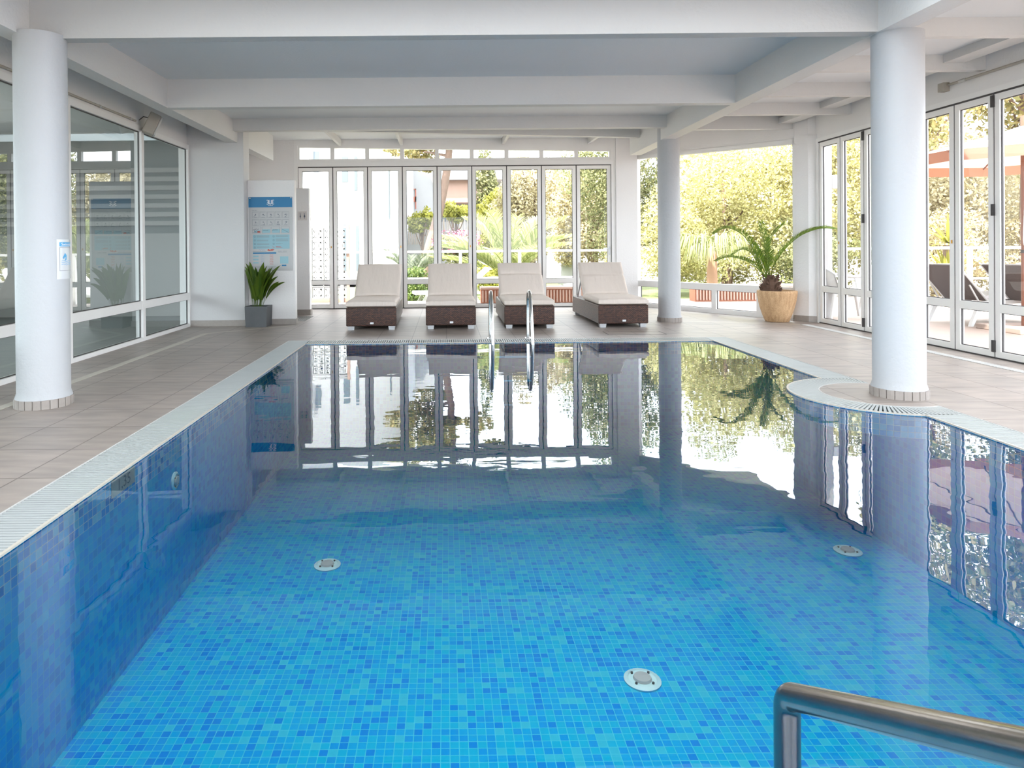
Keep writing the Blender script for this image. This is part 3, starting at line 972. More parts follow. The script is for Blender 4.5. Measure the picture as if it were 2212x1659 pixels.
# room behind the glass
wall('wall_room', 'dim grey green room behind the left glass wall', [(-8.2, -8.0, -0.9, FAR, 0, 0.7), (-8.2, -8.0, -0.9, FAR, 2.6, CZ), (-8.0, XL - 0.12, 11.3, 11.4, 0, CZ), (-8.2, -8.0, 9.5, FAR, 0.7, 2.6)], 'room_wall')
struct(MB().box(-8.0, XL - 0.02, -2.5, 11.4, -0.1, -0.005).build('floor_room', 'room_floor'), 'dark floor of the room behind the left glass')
o = empty('striped_glass_screen', (-5.0, 11.2, 0))
MB().box(-2.6, 1.3, 0.0, 0.02, 0.0, 1.36).build('frosted_panel', 'frosted_film', o)
m = MB()
for i in range(7):
    z_ = 1.49 + i * 0.145
    m.box(-2.6, 1.3, 0.0, 0.02, z_, z_ + 0.075)
m.build('stripe_film', 'frosted_film', o)
m = MB().box(1.28, 1.30, -0.02, 0.04, 0, 2.6).box(-2.64, -2.6, -0.02, 0.04, 0, 2.6)
m.build('frame', 'room_wall', o)
tag(o, 'frosted screen with horizontal white stripes behind the left glass wall', 'screen')
o = empty('ceiling_spotlight', (-4.9, 8.6, CZ))
MB().lathe([(0.05, 0.0), (0.06, -0.012), (0.045, -0.014)], 0, 0, 20).build('ring', 'white_frame', o)
em = bpy.data.materials.new('warm_lamp'); em.use_nodes = True
em.node_tree.nodes['Principled BSDF'].inputs['Emission Color'].default_value = (1, 0.7, 0.4, 1)
em.node_tree.nodes['Principled BSDF'].inputs['Emission Strength'].default_value = 12
MATS['warm_lamp'] = em
MB().lathe([(0.0001, -0.0145), (0.042, -0.0145)], 0, 0, 20, cap=False).build('bulb', 'warm_lamp', o)
tag(o, 'small warm ceiling spotlight in the room behind the left glass wall', 'lamp')

# ------------------------------------------------------------------ small wall fittings
o = empty('wall_conduit', (XL + 0.02, 0, 2.615))
MB().tube([(0, -0.85, 0), (0, 8.05, 0)], 0.012, 10).build('pipe', 'speaker_shell', o, 40)
for yy in (5.8, 7.2, 7.9):
    MB().tube([(0, yy, 0), (0, yy + 0.03, 0)], 0.016, 10).build('clip', 'white_plastic', o, 40)
tag(o, 'thin beige cable conduit above the left glass wall', 'conduit')
o = empty('loudspeaker', (XL + 0.14, 8.22, 2.60))
M = Matrix.Rotation(R(28), 4, 'Z') @ Matrix.Rotation(R(24), 4, 'Y')
MB().box(-0.075, 0.055, -0.09, 0.09, -0.125, 0.125, M).build('cabinet', 'speaker_shell', o, bevel=0.01)
MB().box(0.055, 0.082, -0.085, 0.085, -0.12, 0.12, M).build('front_cover', 'white_plastic', o, bevel=0.008)
MB().tube([(-0.14, -0.03, 0.05), (-0.09, -0.03, 0.09), (-0.04, 0, 0.08)], 0.006, 8).build('bracket', 'dark_seal', o)
tag(o, 'small beige loudspeaker mounted above the left glass wall', 'loudspeaker')
o = empty('wall_conduit', (XR - 0.02, 0, 2.715))
MB().tube([(0, -0.85, 0), (0, 7.02, 0)], 0.013, 10).build('pipe', 'speaker_shell', o, 40)
MB().tube([(0, 6.78, 0), (0, 6.86, 0)], 0.018, 10).build('clip', 'white_plastic', o, 40)
MB().box(-0.05, 0.02, 7.02, 7.10, -0.06, 0.03).build('junction_box', 'speaker_shell', o, bevel=0.005)
tag(o, 'beige cable conduit with a junction box above the right doors', 'conduit')

# ------------------------------------------------------------------ rules board
bd = empty('rules_board', (-2.525, 9.858, 1.31))
U = 0.63 / 915.0


def bx(cx):      # crop units -> local x
    return (cx - 492) * U


def bz(cy):
    return (832 - cy) * U


def rects(lst, name, mat, parent, depth):
    m = MB()
    for (x0, y0, x1, y1) in lst:
        m.box(bx(x0), bx(x1), -depth, -0.006, bz(y1), bz(y0))
    return m.build(name, mat, parent)


def outline_rect(l, x0, y0, x1, y1, w=3):
    l += [(x0, y0, x1, y0 + w), (x0, y1 - w, x1, y1), (x0, y0, x0 + w, y1), (x1 - w, y0, x1, y1)]


MB().box(bx(35), bx(950), -0.006, 0, bz(1610), bz(65)).build('panel', 'poster_panel', bd)
hb = rects([(35, 65, 950, 280)], 'header_band', 'poster_blue', bd, 0.0075)
m = MB()
for (px_, py_) in ((66, 86), (926, 78)):
    m.tube([(bx(px_), -0.005, bz(py_)), (bx(px_), -0.012, bz(py_))], 0.010, 14)
m.build('screw_cap', 'white_plastic', bd)


STROKES = [0]


def stroke(m, pts, w):
    for i in range(len(pts) - 1):
        STROKES[0] = (STROKES[0] + 1) % 60
        dep = 0.0085 + STROKES[0] * 0.00003
        a_ = Vector((bx(pts[i][0]), bz(pts[i][1]))); b_ = Vector((bx(pts[i + 1][0]), bz(pts[i + 1][1])))
        dd = (b_ - a_).normalized() * (w * U * 0.5); nn = Vector((-dd.y, dd.x))
        q = [a_ - dd + nn, a_ - dd - nn, b_ + dd - nn, b_ + dd + nn]
        m.poly([(p.x, -dep, p.y) for p in q])


m = MB()
stroke(m, [(420, 130), (445, 130), (455, 145), (445, 168), (430, 170), (445, 172), (455, 192), (445, 210), (420, 210)], 11)
stroke(m, [(468, 130), (468, 195), (478, 210), (492, 210)], 11)
stroke(m, [(512, 130), (512, 195), (502, 210), (492, 210)], 11)
stroke(m, [(565, 130), (540, 130), (530, 145), (540, 168), (555, 170), (540, 172), (530, 192), (540, 210), (565, 210)], 11)
vs, fs = text_mesh('TUI BLUE', 26 * U)
m.add([(bx(492) + v[0], -0.0085, bz(240) + v[1]) for v in vs], fs)
m.build('logo', 'poster_white', hb)
g = []
for r_ in range(2):
    for c_ in range(5):
        outline_rect(g, 112 + c_ * 158, 368 + r_ * 160, 250 + c_ * 158, 502 + r_ * 160)
for c_ in range(4):
    outline_rect(g, 112 + c_ * 200, 685, 288 + c_ * 200, 825)
for (x0, x1, y_) in [(600 * 0 + 200, 465, 870 + k * 12) for k in range(4)] + [(200, 440, 960 + k * 12) for k in range(3)] + [(200, 460, 1035 + k * 12) for k in range(3)] + [(200, 465, 1102 + k * 13) for k in range(3)] \
        + [(600, 860, 862 + k * 12) for k in range(4)] + [(600, 860, 940 + k * 12) for k in range(5)] + [(600, 745, 1035), (600, 700, 1047)]:
    g.append((x0, y_, x1, y_ + 4))
for k in range(5):
    g.append((118 + 158 * k, 380, 225 + 158 * k, 384)); g.append((118 + 158 * k, 540, 235 + 158 * k, 545))
for k in range(3):
    g.append((118, 1510 + k * 11, 610, 1513 + k * 11))
g += [(640, 1195, 720, 1205), (740, 1195, 830, 1203), (640, 1222, 830, 1226), (115, 1197, 400, 1206)]
rects(g, 'pictogram_grid', 'poster_line', bd, 0.0078)
cy_ = rects([(118, 850, 888, 1150), (318, 740, 482, 815), (524, 740, 684, 815), (722, 730, 878, 815), (150, 760, 270, 815), (684, 1310, 858, 1462), (118, 1290, 235, 1322), (118, 1355, 235, 1388), (118, 1425, 235, 1455)], 'cyan_fields', 'poster_cyan', bd, 0.0070)
rects([(118, 1222, 606, 1254), (720, 1485, 815, 1512)], 'table_header', 'poster_blue', bd, 0.0076)
m = MB()
pr = random.Random(3)
for r_ in range(2):
    for c_ in range(5):
        cx_, cz_ = 181 + c_ * 158, 452 + r_ * 160
        p_ = [(cx_ + pr.uniform(-38, 38), cz_ + pr.uniform(-34, 34)) for _ in range(4)]
        stroke(m, p_, 5)
        stroke(m, [(cx_ - 34, cz_ + 34), (cx_ + 34, cz_ + 36)], 5)
        stroke(m, [(cx_ - 6, cz_ - 30), (cx_ + 6, cz_ - 30), (cx_ + 6, cz_ - 18), (cx_ - 6, cz_ - 18), (cx_ - 6, cz_ - 30)], 5)
stroke(m, [(735, 740), (868, 808)], 5)
for (x0, y0, s_) in ((120, 742, 14), (150, 775, 12), (120, 800, 10), (335, 765, 9), (530, 755, 9)):
    p_ = [(x0 + k * 11, y0 + pr.uniform(-s_, s_)) for k in range(13 if x0 < 130 else 11)]
    stroke(m, p_, 6)
for (x0, y0) in ((160, 890), (160, 970), (160, 1045), (160, 1120), (555, 890), (555, 970), (555, 1045)):
    stroke(m, [(x0 - 14, y0 - 14), (x0 + 14, y0 - 14), (x0 + 14, y0 + 14), (x0 - 14, y0 + 14), (x0 - 14, y0 - 14)], 4)
vs, fs = text_mesh('Pool rules', 24 * U, 'LEFT')
m.add([(bx(108) + v[0], -0.0085, bz(342) + v[1]) for v in vs], fs)
m.build('pictograms', 'poster_ink', bd)
m = MB()
for k in range(7):
    stroke(m, [(470 + j * 9, 1280 + k * 33 + pr.uniform(-9, 9)) for j in range(9)], 5)
for k in range(3):
    stroke(m, [(430 + j * 12, 1172 + pr.uniform(-18, 18)) for j in range(12)], 9)
stroke(m, [(605, 1105), (700, 1108)], 8); stroke(m, [(605, 1122), (735, 1124)], 5); stroke(m, [(540, 1095), (545, 1120), (575, 1130)], 6)
stroke(m, [(232, 795), (260, 795)], 30)
m.build('red_handwriting', 'poster_red', bd)
m = MB()
for k in range(7):
    stroke(m, [(285 + j * 9, 1280 + k * 33 + pr.uniform(-8, 8)) for j in range(9)], 4)
stroke(m, [(245 + j * 12, 1178 + pr.uniform(-14, 14)) for j in range(11)], 4)
m.build('blue_handwriting', 'poster_pen_blue', bd)
tag(bd, 'tall pool rules board with blue header and pictograms on the low partition', 'sign')

o = empty('toilet_sign', (-2.345, 11.2, 1.63))
MB().box(-0.075, 0.075, -0.008, 0, -0.075, 0.075).build('plate', 'sign_plate', o, bevel=0.003)
m = MB()
for s_ in (-1, 1):
    x_ = s_ * 0.034
    m.tube([(x_, -0.008, 0.025), (x_, -0.011, 0.025)], 0.009, 12)
    w_ = 0.010 if s_ < 0 else 0.014
    m.poly([(x_ - w_ * .6, -0.010, 0.012), (x_ + w_ * .6, -0.010, 0.012), (x_ + w_, -0.010, -0.02), (x_ + .005, -0.010, -0.025), (x_ + .004, -0.010, -0.05), (x_ - .004, -0.010, -0.05), (x_ - .005, -0.010, -0.025), (x_ - w_, -0.010, -0.02)])
m.build('figures', 'poster_ink', o)
m = MB()
for s_ in (-1, 1):
    pts = [(s_ * 0.034 - 0.022, -0.009, -0.05), (s_ * 0.034 - 0.022, -0.009, 0.03)] + [(s_ * 0.034 + 0.022 * math.cos(t), -0.009, 0.03 + 0.022 * math.sin(t)) for t in np.linspace(math.pi, 0, 8)] + [(s_ * 0.034 + 0.022, -0.009, -0.05)]
    m.tube(pts, 0.001, 5)
m.build('arch_lines', 'poster_line', o)
tag(o, 'small square toilet sign with two figures on the narrow partition', 'sign')

# ------------------------------------------------------------------ wicker loungers
def cushion_mesh(w, l, t, crease=None, wrinkle=0.004, seed=0, foot=False):
    nx, ny = 22, 26
    r = random.Random(seed)
    ph = [r.uniform(0, 6) for _ in range(8)]
    vs = []; fs = []
    def prof(a, b, rad):      # height factor near the border
        e = min(a, b)
        return 1.0 if e > rad else math.sqrt(max(0, 1 - ((rad - e) / rad) ** 2))
    xs = [(-0.5 + i / nx) for i in range(nx + 1)]
    ys = [j / ny for j in range(ny + 1)]
    # denser rows at the edges
    xs = [0.5 * math.copysign(abs(2 * x_) ** 0.8, x_) for x_ in xs]
    for side in (1, -1):
        for j, yv in enumerate(ys):
            for i, xv in enumerate(xs):
                X = xv * w; Y = yv * l
                ex = (0.5 - abs(xv)) * w; ey = min(yv, 1 - yv) * l
                h = prof(ex, ey, t * 0.38)
                z = side * t / 2 * (0.55 + 0.45 * h)
                if side > 0:
                    z += wrinkle * (math.sin(X * 38 + ph[0] + 3 * math.sin(Y * 5 + ph[1])) * math.exp(-((yv - 0.12) / 0.22) ** 2) +
                                    0.7 * math.sin(X * 17 + Y * 9 + ph[2])) * min(1, ex / 0.04)
                    z += 0.008 * (1 - (2 * xv) ** 2)
                if crease is not None:
                    z += 0.02 * math.exp(-((yv - crease) / 0.03) ** 2) * (-1 if side > 0 else 0)
                    X *= 1 - 0.02 * math.exp(-((yv - crease) / 0.03) ** 2)
                vs.append((X, Y, z))
    N1 = (nx + 1) * (ny + 1)
    idx = lambda s_, j, i: s_ * N1 + j * (nx + 1) + i
    for j in range(ny):
        for i in range(nx):
            fs.append((idx(0, j, i), idx(0, j, i + 1), idx(0, j + 1, i + 1), idx(0, j + 1, i)))
            fs.append((idx(1, j, i), idx(1, j + 1, i), idx(1, j + 1, i + 1), idx(1, j, i + 1)))
    for i in range(nx):
        fs.append((idx(1, 0, i), idx(1, 0, i + 1), idx(0, 0, i + 1), idx(0, 0, i)))
        fs.append((idx(0, ny, i), idx(0, ny, i + 1), idx(1, ny, i + 1), idx(1, ny, i)))
    for j in range(ny):
        fs.append((idx(0, j, 0), idx(0, j + 1, 0), idx(1, j + 1, 0), idx(1, j, 0)))
        fs.append((idx(0, j, nx), idx(1, j, nx), idx(1, j + 1, nx), idx(0, j + 1, nx)))
    return vs, fs


def wicker_lounger(x, y, rz, label, seed, crease, wr, skew=0.0):
    o = empty('wicker_lounger', (x, y, 0), rz)
    MB().box(-0.335, 0.335, 0, 1.80, 0.05, 0.30).build('base', 'wicker', o, bevel=0.012)
    for sx in (-0.27, 0.27):
        for yy in (0.015, 1.68):
            m = MB(); m.add([(sx - .045, yy, .05), (sx + .045, yy, .05), (sx + .045, yy + .08, .05), (sx - .045, yy + .08, .05), (sx - .038, yy + .006, 0), (sx + .038, yy + .006, 0), (sx + .038, yy + .07, 0), (sx - .038, yy + .07, 0)],
                            [(0, 1, 2, 3), (7, 6, 5, 4), (0, 4, 5, 1), (1, 5, 6, 2), (2, 6, 7, 3), (3, 7, 4, 0)])
            m.build('foot', 'cast_aluminium', o)
    MB().box(-0.035 + 0.02, 0.012 + 0.02, -0.006, 0.004, 0.078, 0.104).build('badge', 'cast_aluminium', o, bevel=0.003)
    vs, fs = cushion_mesh(0.67, 1.0, 0.088, None, 0.002, seed)
    c = MB().add(vs, fs).build('seat_cushion', 'cushion', o, 60); c.location = (0.0, -0.012, 0.344)
    vs, fs = cushion_mesh(0.66, 0.62, 0.09, crease, wr, seed + 5)
    vs = [(a_ + skew * b_, b_, c_) for (a_, b_, c_) in vs]
    b_ = MB().add(vs, fs).build('back_cushion', 'cushion', o, 60)
    b_.location = (0, 0.96, 0.362); b_.rotation_euler = (R(48), 0, 0)
    bf = MB().box(-0.32, 0.32, 0.05, 0.60, -0.075, -0.048).build('back_frame', 'wicker', o)
    bf.location = (0, 0.96, 0.362); bf.rotation_euler = (R(48), 0, 0)
    m = MB()
    for sx in (-0.3, 0.3):
        m.tube([(sx, 1.26, 0.60), (sx, 1.55, 0.30)], 0.010, 8)
    m.build('prop', 'cast_aluminium', o)
    tag(o, label, 'sun lounger', 'wicker sun loungers')
    return o


wicker_lounger(-1.00, 9.08, R(1.0), 'leftmost brown wicker lounger with creased cream cushion', 1, None, 0.0045, 0.03)
wicker_lounger(0.06, 9.10, 0, 'brown wicker lounger, smooth upright cushion, second from the left', 2, None, 0.0015)
wicker_lounger(1.11, 9.11, R(-0.5), 'brown wicker lounger standing directly behind the pool ladder rails', 3, 0.66, 0.002)
wicker_lounger(2.37, 9.13, R(0.5), 'rightmost wicker lounger, cushion folded, next to the round column', 4, 0.60, 0.0015)

# ------------------------------------------------------------------ pool ladder and handrail
def smooth_path(pts, n=8):
    out = []
    P_ = [Vector(p) for p in pts]
    for i in range(len(P_) - 1):
        p0 = P_[max(i - 1, 0)]; p1 = P_[i]; p2 = P_[i + 1]; p3 = P_[min(i + 2, len(P_) - 1)]
        for k in range(n):
            t = k / n
            out.append(0.5 * ((2 * p1) + (-p0 + p2) * t + (2 * p0 - 5 * p1 + 4 * p2 - p3) * t * t + (-p0 + 3 * p1 - 3 * p2 + p3) * t ** 3))
    out.append(P_[-1])
    return out


ld = empty('pool_ladder', (0.75, 8.17, 0))
for sx, lean in ((-0.225, 0.0), (0.225, 0.0)):
    pts = [(sx, 0.0, 0.0), (sx + lean * .3, -0.004, 0.28), (sx + lean * .6, -0.03, 0.47), (sx + lean * .8, -0.10, 0.555), (sx + lean, -0.20, 0.545), (sx + lean, -0.30, 0.42), (sx + lean, -0.40, 0.16), (sx + lean, -0.46, -0.08), (sx + lean, -0.48, -0.45), (sx + lean, -0.48, -0.8)]
    MB().tube(smooth_path(pts), 0.0205, 14).build('rail', 'steel', ld, 50)
    MB().lathe([(0.05, 0), (0.048, 0.008), (0.024, 0.016)], sx, 0, 20).build('flange', 'steel', ld, 40)
for zz in (-0.15, -0.42, -0.69):
    MB().box(-0.20, 0.20, -0.52, -0.44, zz, zz + 0.02).build('step', 'steel', ld)
tag(ld, 'stainless steel pool ladder at the far edge before the third lounger', 'pool ladder')

hr = empty('handrail', (0.58, 1.17, -0.6))
top_d = Vector((0.075, -0.82, 0.430)).normalized()       # slope of the rail, rising towards the deck
K = Vector((0, 0, 0.924)); up_ = Vector((0, 0, 1)); Rb = 0.042
tl = Rb * math.tan(0.5 * up_.angle(top_d)); pts = [Vector((0, 0, 0)), Vector((0, 0, 0.5))]
pa_, pc_ = K - up_ * tl, K + top_d * tl
for k in range(11):
    t = k / 10
    pts.append((1 - t) ** 2 * pa_ + 2 * t * (1 - t) * K + t * t * pc_)
pe_ = K + top_d * 0.90
pts += [K + top_d * 0.45, pe_]
dn_ = Vector((0, 0, -1))
for k in range(1, 9):
    t = k / 8
    pts.append((1 - t) ** 2 * pe_ + 2 * t * (1 - t) * (pe_ + top_d * 0.07) + t * t * (pe_ + top_d * 0.07 + dn_ * 0.08))
pts.append(Vector((pts[-1].x, pts[-1].y, 0.6)))
ex_, ey_ = pts[-1].x, pts[-1].y
MB().tube(pts, 0.0215, 24).build('rail', 'steel_dark', hr, 60)
MB().lathe([(0.05, 0.6), (0.048, 0.61), (0.024, 0.62)], ex_, ey_, 20).build('flange', 'steel', hr, 40)
tag(hr, 'steel handrail at the near pool edge, lower right foreground', 'handrail')

# ------------------------------------------------------------------ planter with broad leaves
po = empty('planter', (-2.655, 9.66, 0))
MB().add([(-.145, -.145, 0), (.145, -.145, 0), (.145, .145, 0), (-.145, .145, 0), (-.155, -.15, .285), (.155, -.15, .285), (.155, .15, .285), (-.155, .15, .285)],
         [(0, 3, 2, 1), (0, 1, 5, 4), (1, 2, 6, 5), (2, 3, 7, 6), (3, 0, 4, 7)]).box(-.155, .155, -.15, -.135, .27, .288).box(-.155, .155, .135, .15, .27, .288).box(-.155, -.14, -.135, .135, .27, .288).box(.14, .155, -.135, .135, .27, .288).build('pot', 'concrete_pot', po)
MB().box(-.14, .14, -.135, .135, .24, .268).build('soil', 'soil', po)


def broad_leaf(m, base, azim, length, width, tilt0, tilt1, twist):
    """strap leaf: thin stalk then a lance blade; tilt from vertical goes tilt0 -> tilt1"""
    N_ = 14
    p = Vector(base)
    d_h = Vector((math.cos(azim), math.sin(azim), 0)); side = Vector((-math.sin(azim), math.cos(azim), 0))
    cen = []; tang = []
    for i in range(N_ + 1):
        t = i / N_
        an = tilt0 + (tilt1 - tilt0) * t ** 1.6
        dv = d_h * math.sin(an) + Vector((0, 0, 1)) * math.cos(an)
        cen.append(p.copy()); tang.append(dv)
        p = p + dv * (length / N_)
    vs = []; fs = []
    for i in range(N_ + 1):
        t = i / N_
        if t < 0.30: w = 0.004 + 0.004 * t
        else:
            s = (t - 0.30) / 0.70
            w = width * (math.sin(math.pi * min(1, s ** 0.75 * 0.98 + 0.02))) ** 0.85 + 0.001
        nr = tang[i].cross(side).normalized()
        sd = (side * math.cos(twist * t) + nr * math.sin(twist * t))
        fold = nr * (w * 0.32)
        vs += [cen[i] - sd * w / 2 + fold, cen[i], cen[i] + sd * w / 2 + fold]
    for i in range(N_):
        for k in range(2):
            fs.append((i * 3 + k, i * 3 + k + 1, (i + 1) * 3 + k + 1, (i + 1) * 3 + k))
    m.add(vs, fs)
    return cen[-1]


lr = random.Random(11)
specs = []
for k in range(44):
    az = lr.gauss(0, 0.8) if k % 5 < 3 else math.pi + lr.gauss(0, 0.7)
    az = math.atan2(math.sin(az), math.cos(az))
    if math.sin(az) > 0.3: az = -az
    specs.append((az, lr.uniform(0.34, 0.66), lr.uniform(0.085, 0.12), lr.uniform(0.0, 0.30), lr.uniform(0.1, 0.75), lr.uniform(-1.4, 1.4)))
specs += [(R(-8), 0.66, 0.105, 0.25, 0.75, 1.1), (R(-22), 0.64, 0.10, 0.28, 0.85, 0.9), (R(-5), 0.60, 0.10, 0.18, 0.62, 1.3), (R(-35), 0.62, 0.11, 0.2, 0.7, 0.8),
          (R(0), 0.50, 0.075, 0.5, 1.25, 1.0), (R(-15), 0.46, 0.08, 0.45, 1.0, 1.2), (R(-12), 0.52, 0.10, 0.35, 0.9, 1.0), (R(-150), 0.66, 0.06, 0.05, 0.30, 1.0), (R(-165), 0.55, 0.08, 0.1, 0.4, 1.1),
          (R(-90), 0.58, 0.10, 0.05, 0.2, 0.2), (R(-60), 0.50, 0.11, 0.1, 0.5, 0.4), (R(-110), 0.46, 0.11, 0.1, 0.4, -0.4), (R(-80), 0.40, 0.11, 0.2, 0.6, 0.3)]
for i, (az, ln, wd, t0_, t1_, tw) in enumerate(specs):
    m = MB()
    base = (0.08 * math.cos(az) * lr.uniform(0.2, 1) - 0.01, 0.05 * math.sin(az) - 0.0, 0.265)
    if az > R(-160) and abs(math.cos(az)) < 0.5 and ln > 0.5: pass
    if abs(az) > R(110) and i < 44: t1_ = min(t1_, 0.34); t0_ = min(t0_, .1)
    tip = broad_leaf(m, base, az, ln, wd, t0_, t1_, tw)
    m.build('leaf', 'broad_leaf', po, 60)
tag(po, 'grey square planter of broad dark green leaves before the rules board', 'potted plant')

# ------------------------------------------------------------------ potted palm
PXp, PYp = 4.70, 9.70
pp = empty('potted_palm', (PXp, PYp, 0))
prof = [(0.150, 0.0), (0.158, 0.006), (0.195, 0.10), (0.226, 0.20), (0.248, 0.30), (0.262, 0.39), (0.264, 0.425), (0.258, 0.44), (0.236, 0.44), (0.228, 0.42), (0.222, 0.38)]
MB().lathe(prof, 0, 0, 56).build('pot', 'sandstone_pot', pp, 50)
MB().lathe([(0.0001, 0.39), (0.225, 0.385)], 0, 0, 30, cap=False).build('soil', 'soil', pp)
# stump with leaf-base spikes
m = MB(); m.lathe([(0.105, 0.38), (0.125, 0.44), (0.12, 0.52), (0.085, 0.60), (0.04, 0.66)], -0.09, 0, 18)
sr = random.Random(4)
for k in range(90):
    a_ = sr.uniform(0, 2 * math.pi); zz = sr.uniform(0.42, 0.64); rr = 0.115 if zz < 0.55 else 0.08
    b_ = Vector((-0.09 + rr * math.cos(a_), rr * math.sin(a_), zz)); e_ = b_ + Vector((0.035 * math.cos(a_), 0.035 * math.sin(a_), 0.04))
    m.tube([b_, e_], [0.016, 0.003], 4)
m.build('trunk', 'palm_bark', pp)


def frond(name_mat, pts, ln, parent, name='frond', dens=0.011, wleaf=0.0075, both=True, droop=0.25, seed=0, start=0.22, rach=0.007):
    r = random.Random(seed)
    path = smooth_path(pts, 10)
    L_ = [0.0]
    for i in range(1, len(path)): L_.append(L_[-1] + (path[i] - path[i - 1]).length)
    tot = L_[-1]
    m = MB()
    k_ = len(path)
    m.tube(path, [rach * (1 - 0.8 * i / k_) + 0.001 for i in range(k_)], 5)
    s = tot * start
    while s < tot * 0.995:
        i = max(j for j in range(k_) if L_[j] <= s)
        i = min(i, k_ - 2)
        f = (s - L_[i]) / max(1e-6, (L_[i + 1] - L_[i]))
        p = path[i].lerp(path[i + 1], f)
        t = (path[i + 1] - path[i]).normalized()
        u = s / tot
        up = Vector((0, 0, 1)); sd = t.cross(up)
        if sd.length < 0.05: sd = Vector((1, 0, 0))
        sd.normalize(); nn = sd.cross(t).normalized()
        ll = ln * (0.35 + 0.65 * math.sin(math.pi * min(1, (u - start) / (1 - start) * 0.8 + 0.2)) ** 0.7) * r.uniform(0.85, 1.1)
        for sg in (-1, 1):
            ph_ = r.uniform(-0.12, 0.12)
            d_ = (t * (0.75 + ph_) + sd * sg * 0.62 + nn * (0.42 + ph_)).normalized()
            e1 = p + d_ * ll * 0.5
            e2 = e1 + (d_ + Vector((0, 0, -droop))).normalized() * ll * 0.5
            wv = t.cross(d_).cross(d_).normalized() * wleaf * 0.5
            m.add([p - wv * .6, p + wv * .6, e1 + wv, e1 - wv, e2], [(0, 1, 2, 3), (3, 2, 4)])
        s += dens
    m.build(name, name_mat, parent)


def pp_pt(cx, cy, dy=0.0):     # frond drawing coordinates (from the pot axis) to metres
    return ((cx - 1172) / 5.924 / 152.0, dy, 0.44 - (cy - 1118) / 5.924 / 152.0)


fr_ = [
    ([(1070, 985, 0), (960, 800, -.05), (850, 620, -.10), (700, 430, -.16), (560, 345, -.20), (430, 320, -.22), (280, 395, -.25)], 0.12),
    ([(1060, 985, 0), (960, 820, .03), (900, 690, .04), (830, 615, .02), (720, 592, 0), (600, 660, -.02)], 0.11),
    ([(1060, 990, 0), (950, 890, -.08), (830, 800, -.15), (700, 735, -.22), (540, 690, -.28), (400, 685, -.32), (260, 735, -.36)], 0.11),
    ([(1075, 980, 0), (1050, 800, 0), (1020, 620, -.03), (975, 420, -.06), (940, 310, -.1), (910, 235, -.13)], 0.13),
    ([(1085, 980, 0), (1080, 780, .02), (1085, 600, .03), (1120, 450, .03), (1190, 350, .02), (1275, 260, 0)], 0.11),
    ([(1090, 980, 0), (1110, 800, -.05), (1190, 630, -.12), (1300, 490, -.18), (1420, 395, -.24), (1600, 335, -.30), (1780, 352, -.36)], 0.115),
]
for i, (pts_, ln_) in enumerate(fr_):
    frond('palm_leaf', [pp_pt(*p) for p in pts_], ln_ * 1.2, pp, seed=i, start=0.2, wleaf=0.0095, dens=0.0135)
frond('palm_leaf_tip', [pp_pt(1080, 970, -.02), pp_pt(1085, 880, -.04), pp_pt(1120, 850, -.06), pp_pt(1160, 900, -.08)], 0.09, pp, seed=9, start=0.4, dens=0.007, droop=0.8)
frond('palm_leaf', [pp_pt(1070, 985, 0), pp_pt(1040, 820, .06), pp_pt(1000, 650, .12), pp_pt(960, 520, .16)], 0.12, pp, seed=10, wleaf=0.012)
tag(pp, 'young palm in a round sandstone coloured pot by the slanting corner window', 'potted plant')

# ------------------------------------------------------------------ outside: ground
GZ = -0.20
struct(MB().box(-3.2, 16, FAR + 0.18, 14.15, -0.3, -0.02).box(XR + 0.12, 16, -8, FAR + 0.18, -0.3, -0.02).build('terrace', 'terrace_stone'), 'pale stone terrace outside the glass doors', 'terrace')
struct(MB().box(-60, -8.2, -40, 90, -0.6, GZ - 0.1).box(XR + 0.3, 70, -40, 90, -0.6, GZ - 0.1).box(-8.2, XR + 0.3, -40, -2.6, -0.6, GZ - 0.1).box(-8.2, XR + 0.3, FAR + 0.3, 90, -0.6, GZ - 0.1).build('ground', 'bare_ground'), 'dry ground around the pool building', 'ground')
tag(MB().box(-3.0, 9, 14.2, 26, GZ - 0.1, GZ).build('lawn', 'lawn'), 'sunlit green lawn beyond the far doors', 'lawn', kind='stuff')

# railing
def railing(p0, p1, label, n_):
    o = empty('railing', (0, 0, 0))
    p0 = Vector(p0); p1 = Vector(p1); dd = p1 - p0
    an = math.atan2(dd.y, dd.x); L_ = dd.length
    M = Matrix.Translation((p0.x, p0.y, 0)) @ Matrix.Rotation(an, 4, 'Z')
    MB().box(0, L_, -0.03, 0.03, 0.98, 1.025, M).build('top_rail', 'white_frame', o)
    MB().box(0, L_, -0.015, 0.015, 0.44, 0.475, M).build('lower_rail', 'white_frame', o)
    for k in range(n_ + 1):
        x_ = L_ * k / n_
        MB().box(x_ - 0.03, x_ + 0.03, -0.03, 0.03, -0.02, 0.98, M).build('post', 'white_frame', o)
    tag(o, label, 'railing')


railing((-2.13, 14.0), (3.94, 14.0), 'white terrace railing seen through the far doors', 5)
railing((7.10, 12.15), (16.0, 12.15), 'white terrace railing seen through the right doors', 4)

